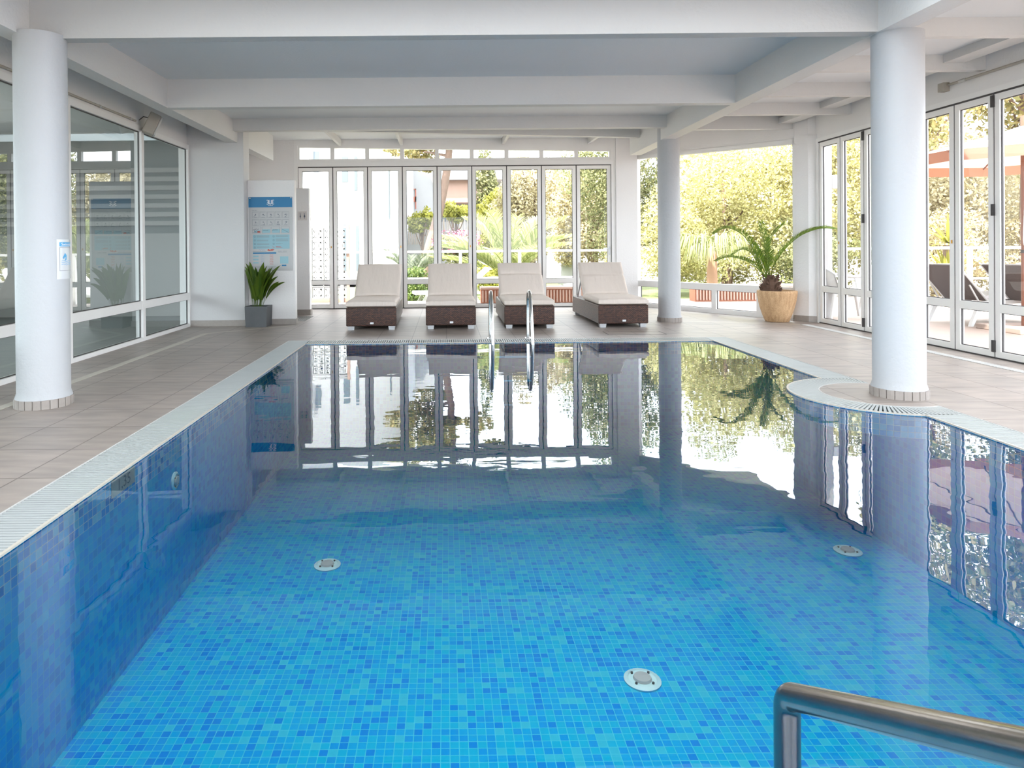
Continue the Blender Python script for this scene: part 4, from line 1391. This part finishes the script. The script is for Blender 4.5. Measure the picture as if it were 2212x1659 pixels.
# breeze-block screen
o = empty('breeze_block_screen', (-3.0, 14.0, -0.02))
m = MB(); S_ = 0.24
for i in range(4):
    for j in range(6):
        x_, z_ = i * S_, 0.08 + j * S_
        M = Matrix.Translation((x_, 0, z_))
        t_ = 0.022
        m.box(0, S_, 0, 0.09, 0, t_ * .6, M); m.box(0, t_ * .6, 0, 0.09, 0, S_, M)
        m.box(S_ * .37, S_ * .63, 0, 0.09, S_ * .37, S_ * .63, M)
        for (cx_, cz_, sx_, sz_) in ((.18, .18, 1, 1), (.82, .18, -1, 1), (.18, .82, 1, -1), (.82, .82, -1, -1)):
            xa, xb = sorted((cx_ * S_, (cx_ + sx_ * .2) * S_)); za, zb_ = sorted((cz_ * S_, (cz_ + sz_ * .09) * S_))
            m.box(xa, xb, 0, 0.09, za, zb_, M)
            xa, xb = sorted((cx_ * S_, (cx_ + sx_ * .09) * S_)); za, zb_ = sorted((cz_ * S_, (cz_ + sz_ * .2) * S_))
            m.box(xa, xb, 0, 0.09, za, zb_, M)
m.build('blocks', 'block_white', o)
MB().box(0, 4 * S_, 0, 0.1, 0, 0.08).box(4 * S_, 4 * S_ + 0.05, 0, 0.1, 0, 1.6).build('curb', 'render_peach', o)
MB().box(0, 4 * S_, 0, 0.1, 0.08 + 6 * S_, 0.13 + 6 * S_).build('coping', 'render_white', o)
tag(o, 'white pierced breeze block screen outside the far doors at left', 'screen wall')

# low slatted planter boxes
def slat_box(x0, x1, y_, label):
    o = empty('terrace_planter', (x0, y_, -0.02))
    w_ = x1 - x0
    MB().box(0, w_, 0.03, 0.35, 0, 0.28).build('body', 'terracotta', o)
    m = MB(); x_ = 0.02
    while x_ < w_ - 0.03:
        m.box(x_, x_ + 0.03, 0, 0.03, 0.03, 0.26); x_ += 0.06
    m.build('slats', 'render_peach', o)
    MB().box(-0.01, w_ + 0.01, -0.01, 0.36, 0.28, 0.32).build('rim', 'render_peach', o)
    tag(o, label, 'planter', 'low terracotta planters on the terrace')


slat_box(0.68, 1.42, 13.3, 'low slatted terracotta planter outside behind the ladder')
slat_box(1.95, 2.75, 13.3, 'low slatted terracotta planter outside beside the rightmost far door')
slat_box(4.9, 7.0, 13.4, 'long low terracotta planter seen under the slanting window')

# ------------------------------------------------------------------ outside: buildings
o = empty('apartment_building', (-1.56, 24.0, GZ)); o.scale = (1.2, 1.2, 1.2)
MB().box(-12, 0, 0, 8, 0, 5.6).box(-12, -3.2, 0, 8, 5.6, 8.2).build('walls', 'render_white', o)
for (x0, x1, z0_, z1_) in ((-1.70, -1.52, 0.4, 1.75), (-1.33, -1.24, 0.4, 1.72), (-1.72, -1.55, 3.0, 3.75), (-1.36, -1.28, 2.75, 3.75), (-0.36, -0.33, 1.9, 3.6), (-2.55, -2.4, 3.3, 3.9), (-2.9, -2.72, 0.5, 1.7)):
    MB().box(x0, x1, -0.02, 0.02, z0_, z1_).build('window', 'pale_blue_glass', o)
m = MB()
for k in range(3):
    m.tube(smooth_path([(-3.3 + k * 0.2, -0.1, 3.2), (-2.95, -0.1, 3.3 + k * .1), (-2.7, -0.1, 3.6), (-2.62, -0.1, 4.2)], 5), 0.04, 8)
m.build('pipes', 'cast_aluminium', o)
tag(o, 'big plain white building with narrow slit windows behind the left doors', 'building')
o = empty('garden_house', (-2.4, 34, GZ))
MB().box(0, 2.0, 0, 6, 0, 6.5).build('tower', 'render_white', o)
MB().box(2.0, 5.4, 1.2, 6, 0, 4.3).build('lower_floor', 'render_white', o)
MB().box(1.9, 5.8, -0.4, 6, 4.6, 5.2).build('roof_slab', 'render_white', o)
MB().box(2.0, 4.9, 0.0, 1.2, 3.5, 4.6).build('balcony', 'render_peach', o)
MB().box(2.0, 5.4, 1.15, 1.2, 2.6, 3.2).build('window_strip', 'pale_blue_glass', o)
wf = MB().box(0.25, 0.30, -0.05, 0, 3.2, 4.2).box(0.9, 0.95, -0.05, 0, 3.2, 4.2).box(0.25, 0.95, -0.05, 0, 3.55, 3.8).box(0.25, 0.95, -0.05, 0, 4.15, 4.2).box(0.57, 0.61, -0.05, 0, 3.2, 4.2).build('window', 'red_frame', o)
tag(o, 'white modern house with peach balcony across the lawn', 'building')
o = MB().box(-2.4, 4.6, 28.0, 28.2, GZ - 0.1, 1.75).build('garden_wall', 'render_white')
tag(o, 'low white garden wall behind the lawn', 'garden wall')
m = MB(); x_ = -2.3
while x_ < 2.4:
    h_ = rnd.uniform(2.2, 2.5)
    m.tube([(x_, 27.7, 1.2), (x_ + rnd.uniform(-.05, .05), 27.7, h_)], 0.02, 5); x_ += rnd.uniform(0.05, 0.12)
tag(m.build('reed_fence', 'reed'), 'thin reed fence above the low garden wall', 'fence')
o = MB().box(4.0, 4.55, 23.5, 23.8, GZ, 2.75).build('garden_pier', 'render_white')
tag(o, 'bright white free standing pier behind the lawn right of the palm', 'pier')

# ------------------------------------------------------------------ plants outside
def leaf_cloud(name, parent, blobs, n_, size, mat, seed, flat=0.0, elong=1.5):
    rg = np.random.default_rng(seed)
    bl = np.array(blobs, dtype=float)
    wts = (bl[:, 3] * bl[:, 4] + bl[:, 4] * bl[:, 5] + bl[:, 3] * bl[:, 5]); wts /= wts.sum()
    k = rg.choice(len(bl), n_, p=wts)
    d_ = rg.normal(size=(n_, 3)); d_ /= np.linalg.norm(d_, axis=1)[:, None]
    r_ = rg.uniform(0.35, 1.0, n_) ** 0.5
    c_ = bl[k, :3] + d_ * bl[k, 3:6] * r_[:, None]
    nrm_ = d_ + rg.normal(size=(n_, 3)) * 0.8; nrm_ /= np.linalg.norm(nrm_, axis=1)[:, None]
    u_ = np.cross(nrm_, rg.normal(size=(n_, 3))); u_ /= np.linalg.norm(u_, axis=1)[:, None]
    v_ = np.cross(nrm_, u_)
    s_ = size * rg.uniform(0.6, 1.3, n_)[:, None]
    A_ = c_ - u_ * s_ * 0.5 * elong; C_ = c_ + u_ * s_ * 0.5 * elong
    B_ = c_ + v_ * s_ * 0.38; D_ = c_ - v_ * s_ * 0.38
    V_ = np.stack([A_, B_, C_, D_], axis=1).reshape(-1, 3)
    me = bpy.data.meshes.new(name)
    me.vertices.add(4 * n_); me.vertices.foreach_set('co', V_.ravel())
    me.loops.add(4 * n_); me.loops.foreach_set('vertex_index', np.arange(4 * n_))
    me.polygons.add(n_); me.polygons.foreach_set('loop_start', np.arange(0, 4 * n_, 4)); me.polygons.foreach_set('loop_total', np.full(n_, 4))
    me.update(); me.validate()
    me.materials.append(MATS[mat])
    o = bpy.data.objects.new(name, me); COL.objects.link(o)
    if parent is not None: o.parent = parent
    return o


def tree(x, y, h, rx, rz_, n_, size, mat, seed, label, name='tree', trunk=True, z0=GZ - 0.1, lo=0.0, group=None, nb=26, cat='tree'):
    o = empty(name, (x, y, z0))
    r = random.Random(seed)
    blobs = []
    cz_ = h - rz_
    for k in range(nb):
        a_ = r.uniform(0, 2 * math.pi); e_ = math.asin(r.uniform(-1, 1)); q = r.uniform(0.3, 0.8)
        br = r.uniform(0.22, 0.42)
        px_, py_, pz_ = q * rx * math.cos(a_) * math.cos(e_), q * rx * math.sin(a_) * math.cos(e_), cz_ + q * rz_ * math.sin(e_)
        if pz_ < lo + 0.1: pz_ = lo + 0.1 + r.uniform(0, .5)
        blobs.append((px_, py_, pz_, br * rx, br * rx, br * rz_ * 0.8))
    leaf_cloud('foliage', o, blobs, n_, size, mat, seed)
    if trunk:
        MB().tube([(0, 0, 0), (0.05, 0.03, cz_ * .5), (r.uniform(-.3, .3) * rx * .3, 0, cz_ + rz_ * .4)], [0.05 * rx + .04, 0.04 * rx + .03, 0.02], 9).build('trunk', 'bark', o, 60)
        for k in range(7):
            b_ = blobs[k]
            MB().tube([(0.03, 0, cz_ * r.uniform(.4, .8)), (b_[0] * .5, b_[1] * .5, b_[2] * .8), (b_[0], b_[1], b_[2])], [0.035, 0.022, 0.008], 6).build('branch', 'bark', o, 60)
    tag(o, label, cat, group)
    return o


# behind the slanting window
tree(7.6, 18.5, 5.0, 2.3, 2.5, 30000, 0.062, 'leaf_gold', 21, 'broad golden green tree filling the middle of the slanting window')
tree(5.2, 20.2, 6.2, 1.7, 3.1, 22000, 0.065, 'leaf_olive', 22, 'dark olive tree at the left edge of the slanting window')
tree(9.9, 18.0, 5.2, 2.1, 2.6, 26000, 0.062, 'leaf_gold', 23, 'golden green tree seen beside the white corner pier')
tree(6.0, 17.2, 2.7, 1.3, 1.4, 12000, 0.055, 'leaf_gold', 24, 'round golden bush low behind the slim column', 'shrub', False, cat='shrub')
tree(8.8, 16.4, 2.3, 1.5, 1.2, 12000, 0.052, 'leaf_olive', 25, 'dense olive bush behind the potted palm', 'shrub', False, cat='shrub')
# behind the right doors
tree(12.6, 17.5, 4.9, 2.2, 2.5, 24000, 0.065, 'leaf_beige', 26, 'pale beige green tree behind the thick right column')
tree(15.4, 19.0, 4.6, 2.4, 2.4, 20000, 0.07, 'leaf_beige', 27, 'pale tree behind the parasol outside the right doors')
tree(10.9, 15.2, 2.4, 1.6, 1.3, 12000, 0.052, 'leaf_beige', 28, 'sun bleached hedge bush behind the spiky yucca', 'shrub', False, cat='shrub')
tree(14.2, 15.4, 2.6, 1.8, 1.4, 13000, 0.052, 'leaf_beige', 29, 'sun bleached hedge bush at the right end of the railing', 'shrub', False, cat='shrub')
tree(17.6, 15.6, 3.2, 2.0, 1.7, 8000, 0.08, 'leaf_beige', 30, 'sun bleached hedge bush beyond the right end of the terrace', 'shrub', False, cat='shrub')
tree(13.3, 15.6, 9.6, 3.0, 3.4, 15000, 0.10, 'leaf_pine', 31, 'tall pine with golden needles above the parasol', lo=3.4, nb=34)
tree(10.6, 15.6, 6.6, 1.5, 1.9, 6000, 0.09, 'leaf_pine', 32, 'pine branch crown at upper left of the right doors', lo=3.2)
# behind the far doors
tree(3.1, 24.5, 5.2, 1.5, 2.5, 16000, 0.075, 'leaf_beige', 33, 'beige green tree behind the eighth far door leaf')
tree(4.9, 22.8, 4.6, 1.5, 2.4, 16000, 0.07, 'leaf_beige', 34, 'beige green tree behind the rightmost far door leaf')
tree(2.2, 26.5, 4.0, 1.1, 1.8, 6000, 0.10, 'leaf_yellow', 35, 'bright yellow green tree behind the garden palm')
tree(1.9, 31.0, 6.8, 0.8, 3.4, 5000, 0.12, 'leaf_olive', 36, 'dark narrow cypress behind the garden palm')
tree(-0.9, 25.5, 3.0, 0.7, 0.6, 1600, 0.10, 'leaf_yellow', 37, 'small yellow leaved tree before the reed fence', lo=1.8)
tree(0.35, 25.0, 3.2, 0.75, 0.5, 1600, 0.10, 'leaf_yellow', 38, 'small yellow leaved tree right of the leaning pine', lo=2.2)
tree(-1.0, 16.6, 0.98, 0.75, 0.6, 6500, 0.05, 'leaf_bush', 39, 'clipped dark green round bush behind the first railing bay', 'shrub', False, cat='shrub', z0=GZ)
tree(0.05, 17.0, 0.95, 0.85, 0.55, 6500, 0.05, 'leaf_bush', 40, 'clipped green bush behind the second railing bay', 'shrub', False, cat='shrub', z0=GZ)
tree(1.15, 16.6, 0.95, 0.6, 0.55, 4500, 0.06, 'leaf_yellow', 41, 'yellow green bush at the foot of the garden palm', 'shrub', False, cat='shrub', z0=GZ)
tree(4.3, 17.4, 1.3, 0.6, 0.8, 3500, 0.06, 'leaf_gold', 42, 'small golden bush behind the last far door leaf', 'shrub', False, cat='shrub', z0=GZ)
o = tree(0.35, 20.5, 1.75, 0.9, 0.55, 3500, 0.07, 'leaf_olive', 43, 'pink flowering bougainvillea bush on the lawn', 'flowering_shrub', False, cat='shrub', z0=GZ)
leaf_cloud('flowers', o, [(0, 0, 1.45, 0.8, 0.8, 0.4)], 500, 0.06, 'flower_pink', 50)
# distant tree belt
belt = [(-9.5, 40, 5.5), (6.5, 30, 6.0), (10.0, 27, 6.0), (14.5, 26, 5.8), (19.5, 25, 5.6), (24.5, 24, 5.6), (22, 18, 4.6), (6.2, 41, 5.8), (-3, 48, 5.4), (1.2, 48, 5.6)]
blab = ['distant tree belt clump behind the white building', 'distant tree behind the dark olive tree', 'distant tree behind the broad golden tree', 'distant tree behind the beige tree at right',
        'distant tree behind the parasol', 'distant tree at the far right edge', 'large pale bush tree at the right end of the garden', 'distant tree behind the tall cypress', 'distant tree behind the garden house', 'distant tree right behind the garden house roof']
for i, (x_, y_, h_) in enumerate(belt):
    tree(x_, y_, h_, 2.8, h_ * .5, 7000, 0.17, 'leaf_beige' if i % 2 else 'leaf_gold', 60 + i, blab[i])

# leaning pine
o = empty('pine_tree', (-0.75, 22.3, GZ - 0.1))
MB().tube(smooth_path([(0, 0, 0), (0.18, 0, 1.2), (0.55, 0, 2.6), (0.85, 0, 4.2), (0.95, 0, 6.0), (0.9, 0, 7.4)], 6), [0.20 - 0.0045 * i for i in range(31)], 12).build('trunk', 'bark', o, 60)
rb = random.Random(8)
bl_ = [(0.9 + rb.uniform(-1.9, 1.7), rb.uniform(-1, 1), rb.uniform(4.2, 7.8), rb.uniform(.4, .75), .5, rb.uniform(.25, .45)) for _ in range(24)]
leaf_cloud('foliage', o, bl_, 9000, 0.11, 'leaf_pine', 77)
for b_ in bl_[:9]:
    MB().tube([(0.88, 0, min(b_[2] - .3, 6)), (b_[0] * .6 + .3, b_[1] * .5, b_[2] - .1), (b_[0], b_[1], b_[2])], [0.06, 0.035, 0.01], 6).build('branch', 'bark', o, 60)
tag(o, 'tall leaning pine with brown trunk behind the fifth far door leaf', 'tree')


def garden_palm(x, y, z, n_, ln, leafl, mat, label, seed, th=0.35, spread=1.0, name='garden_palm', droopy=0.6, trunk_mat='palm_bark', tr=0.14, dens=0.05, wl=0.035):
    o = empty(name, (x, y, z))
    r = random.Random(seed)
    MB().lathe([(tr * 1.2, 0), (tr, th * .5), (tr * .9, th), (0.02, th + 0.1)], 0, 0, 14).build('trunk', trunk_mat, o, 60)
    for k in range(n_):
        a_ = 2 * math.pi * k / n_ + r.uniform(-.2, .2)
        up = r.uniform(0.35, 1.0)
        h_ = Vector((math.cos(a_), math.sin(a_), 0))
        L_ = ln * r.uniform(0.85, 1.1)
        p = [Vector((0, 0, th))]
        for t in (0.25, 0.5, 0.75, 1.0):
            p.append(Vector((0, 0, th)) + h_ * (L_ * t * (0.35 + 0.55 * (1 - up)) * spread * (1 + .3 * t)) + Vector((0, 0, L_ * (up * 0.95 * t - droopy * up * t ** 3))))
        frond(mat, p, leafl, o, seed=seed * 31 + k, dens=dens, wleaf=wl, droop=0.3, start=0.15, rach=0.02)
    tag(o, label, 'palm')


garden_palm(1.70, 18.2, GZ, 26, 2.7, 0.46, 'palm_leaf_out', 'large feathery garden palm on the lawn behind the railing', 3, th=0.35, droopy=0.28, wl=0.045)
garden_palm(-1.0, 19.6, GZ, 12, 1.5, 0.30, 'palm_leaf_grey', 'smaller grey green garden palm left of the large one', 5, th=0.25, droopy=0.3)
# drooping palm behind the corner window
o = empty('fan_palm', (6.0, 15.4, GZ - 0.1))
MB().lathe([(0.15, 0), (0.12, 0.5), (0.11, 0.9), (0.10, 1.25)], 0, 0, 16).build('trunk', 'palm_trunk', o, 60)
fr2 = random.Random(5); m = MB()
for k in range(46):
    a_ = fr2.uniform(0, 2 * math.pi); rr = fr2.uniform(.25, .55); h_ = Vector((math.cos(a_), math.sin(a_), 0))
    tip = Vector((0, 0, 1.3)) + h_ * rr + Vector((0, 0, fr2.uniform(0.05, .35)))
    m.tube([(0, 0, 1.25), tip], [0.012, 0.006], 4)
    for j in range(16):
        d_ = (h_ + Vector((fr2.uniform(-.8, .8), fr2.uniform(-.8, .8), fr2.uniform(-.3, .3)))).normalized()
        e1 = tip + d_ * 0.22; e2 = e1 + Vector((d_.x * .12, d_.y * .12, -fr2.uniform(.25, .5)))
        w_ = Vector((-d_.y, d_.x, 0)) * 0.011
        m.add([tip - w_ * .5, tip + w_ * .5, e1 + w_, e1 - w_, e2], [(0, 1, 2, 3), (3, 2, 4)])
m.build('crown', 'palm_leaf_out', o)
tag(o, 'shaggy drooping fan palm with orange trunk outside the slanting window', 'palm')
# yucca
o = empty('yucca', (9.55, 13.0, GZ - 0.1))
MB().lathe([(0.10, 0), (0.08, 0.5), (0.07, 1.35)], 0, 0, 12).build('trunk', 'bark', o, 60)
ry = random.Random(6)
for (zc, nn_, ll_) in ((1.40, 44, 0.62), (0.75, 60, 0.75)):
    m = MB()
    for k in range(nn_):
        a_ = ry.uniform(0, 2 * math.pi); e_ = ry.uniform(-0.15, 1.35)
        d_ = Vector((math.cos(a_) * math.cos(e_), math.sin(a_) * math.cos(e_), math.sin(e_)))
        s_ = Vector((-math.sin(a_), math.cos(a_), 0)) * 0.026
        p = Vector((0, 0, zc)); L_ = ll_ * ry.uniform(.75, 1.1)
        q1 = p + d_ * L_ * .5; q2 = p + d_ * L_ + Vector((0, 0, -0.05))
        m.add([p - s_ * .7, p + s_ * .7, q1 + s_, q1 - s_, q2], [(0, 1, 2, 3), (3, 2, 4)])
    m.build('leaf_rosette', 'leaf_yellow', o)
tag(o, 'spiky yellow green yucca behind the right railing', 'plant')

# ------------------------------------------------------------------ terrace furniture outside the right doors
def terrace_lounger(x, y, rz, label, z=-0.02, mat='textile', group='terrace sun loungers', tilt=42):
    o = empty('terrace_lounger', (x, y, z), rz)
    m = MB()
    for s_ in (-0.3, 0.3):
        m.box(s_ - 0.02, s_ + 0.02, -0.1, 1.35, 0.28, 0.33)
    m.box(-0.3, 0.3, -0.1, -0.06, 0.28, 0.33)
    m.build('frame', 'white_plastic', o)
    for s_ in (-0.3, 0.3):
        for (ya, yb) in ((0.15, -0.02), (1.15, 1.32)):
            MB().add([(s_ - .02, ya - .04, .28), (s_ + .02, ya - .04, .28), (s_ + .02, ya + .05, .28), (s_ - .02, ya + .05, .28), (s_ - .02, yb - .02, 0), (s_ + .02, yb - .02, 0), (s_ + .02, yb + .03, 0), (s_ - .02, yb + .03, 0)],
                     [(0, 1, 2, 3), (7, 6, 5, 4), (0, 4, 5, 1), (1, 5, 6, 2), (2, 6, 7, 3), (3, 7, 4, 0)]).build('leg', 'white_plastic', o)
    MB().box(-0.28, 0.28, -0.08, 1.0, 0.325, 0.34).build('seat', mat, o)
    b_ = MB().box(-0.28, 0.28, 0, 0.72, -0.008, 0.008).build('backrest', mat, o)
    b_.location = (0, 1.0, 0.335); b_.rotation_euler = (R(tilt), 0, 0)
    f_ = MB().tube([(-.29, 0, 0), (-.29, .74, 0), (.29, .74, 0), (.29, 0, 0)], 0.014, 8).build('back_frame', 'white_plastic', o)
    f_.location = (0, 1.0, 0.335); f_.rotation_euler = (R(tilt), 0, 0)
    m = MB()
    for s_ in (-0.27, 0.27): m.tube([(s_, 1.3, 0.55), (s_, 1.12, 0.31)], 0.011, 6)
    m.build('prop', 'white_plastic', o)
    tag(o, label, 'sun lounger', group)


terrace_lounger(8.15, 9.75, R(107), 'terrace lounger with dark sling just right of the thick column outside')
terrace_lounger(8.75, 9.35, R(107), 'terrace lounger with dark sling, middle one under the parasol')
terrace_lounger(9.0, 8.05, R(107), 'terrace lounger with dark sling at the right edge outside')
terrace_lounger(2.95, 16.3, R(-60), 'white lounger on the lawn nearest the railing', GZ, 'white_plastic', 'white lawn loungers')
terrace_lounger(3.2, 17.8, R(-60), 'white lounger on the lawn, middle of the row', GZ, 'white_plastic', 'white lawn loungers')
terrace_lounger(3.45, 19.5, R(-60), 'white lounger on the lawn farthest from the railing', GZ, 'white_plastic', 'white lawn loungers')
terrace_lounger(-0.6, 14.75, R(-80), 'white lounger behind the railing left of the second wicker lounger', GZ, 'white_plastic', 'white lawn loungers')


def plastic_chair(x, y, rz, label):
    o = empty('plastic_chair', (x, y, -0.02), rz)
    MB().box(-0.23, 0.23, -0.22, 0.22, 0.40, 0.425).build('seat', 'white_plastic', o, bevel=0.01)
    m = MB(); K = 8
    vs = []
    for j in range(5):
        zz = 0.40 + 0.36 * j / 4
        for i in range(K + 1):
            t = -1 + 2 * i / K
            vs.append((0.25 * t * (1 + .1 * j / 4), 0.25 + 0.08 * j / 4 - 0.12 * t * t, zz - 0.10 * (t * t) * (j / 4)))
    n0 = len(vs); vs += [(a_, b_ + 0.02, c_) for a_, b_, c_ in vs]
    fs = []
    for j in range(4):
        for i in range(K):
            q = (j * (K + 1) + i, j * (K + 1) + i + 1, (j + 1) * (K + 1) + i + 1, (j + 1) * (K + 1) + i)
            fs.append(q); fs.append(tuple(n0 + k for k in reversed(q)))
    m.add(vs, fs); m.build('backrest', 'white_plastic', o, 60)
    for s_ in (-1, 1):
        MB().tube(smooth_path([(s_ * .27, .18, .66), (s_ * .28, 0, .63), (s_ * .27, -.2, .60), (s_ * .25, -.24, .42)], 4), 0.022, 8).build('armrest', 'white_plastic', o, 60)
        for q in (-1, 1):
            MB().tube([(s_ * .21, q * .19, .41), (s_ * .26, q * .26, 0)], [0.03, 0.02], 8).build('leg', 'white_plastic', o, 60)
    tag(o, label, 'chair', 'white plastic terrace chairs')


plastic_chair(6.05, 10.35, R(75), 'white plastic chair outside nearest the corner pier')
plastic_chair(6.85, 10.75, R(-110), 'white plastic chair outside partly hidden by the thick column')
o = empty('terrace_post', (5.78, 10.35, -0.02))
MB().box(-0.05, 0.05, -0.05, 0.05, 0, 3.2).build('post', 'render_white', o)
MB().box(0.05, 0.20, -0.06, 0.04, 1.95, 2.15).build('wall_lamp', 'white_plastic', o, bevel=0.01)
tag(o, 'white post with a box lamp outside the first right door leaf', 'post')

# parasol
um = empty('parasol', (7.25, 8.55, -0.02))
MB().tube([(0, 0, 0.06), (0, 0, 2.7)], 0.038, 14).build('pole', 'umbrella_pole', um, 60)
MB().box(-0.35, 0.35, -0.35, 0.35, 0, 0.07).build('base', 'terrace_stone', um, bevel=0.01)
m = MB(); v_ = MB(); RAD = 1.48; zr, zt2 = 2.20, 2.58
NN = 8
rim = [(RAD * math.cos(R(22.5 + 45 * k)) * 1.0, RAD * math.sin(R(22.5 + 45 * k)), zr) for k in range(NN)]
for k in range(NN):
    p0, p1 = Vector(rim[k]), Vector(rim[(k + 1) % NN]); ap = Vector((0, 0, zt2))
    rows = 6
    prev_ = None
    for j in range(rows + 1):
        t = j / rows
        row = []
        for i in range(7):
            s_ = i / 6
            p = ap.lerp(p0.lerp(p1, s_), t)
            sag = 0.05 * math.sin(math.pi * s_) * t + 0.10 * t * (1 - t)
            row.append(p - Vector((0, 0, sag - (0.05 * math.sin(math.pi * s_) if j == rows else 0))))
        if prev_:
            for i in range(6): m.add([prev_[i], row[i], row[i + 1], prev_[i + 1]], [(0, 1, 2, 3)])
        prev_ = row
    for i in range(6):
        a_, b_ = prev_[i], prev_[i + 1]
        v_.add([a_, b_, b_ - Vector((0, 0, .13)), a_ - Vector((0, 0, .13))], [(0, 1, 2, 3)])
m.build('canopy', 'canopy_cloth', um, 60)
v_.build('valance', 'valance_cloth', um)
for k in range(NN):
    MB().tube([(0, 0, zt2 - 0.03), (rim[k][0], rim[k][1], zr - 0.02)], 0.011, 6).build('rib', 'umbrella_pole', um)
MB().tube(smooth_path([(-.04, -.05, 2.0), (-.05, -.06, 1.6), (-.06, -.05, 1.15), (-.03, -.05, 1.1), (-.03, -.05, 1.5)], 5), 0.006, 6).build('cord', 'white_plastic', um)
MB().tube([(0, 0, 0.98), (0, 0, 1.02)], 0.042, 14).build('collar', 'dark_seal', um)
tag(um, 'open parasol with cream canopy and orange underside outside the right doors', 'parasol')
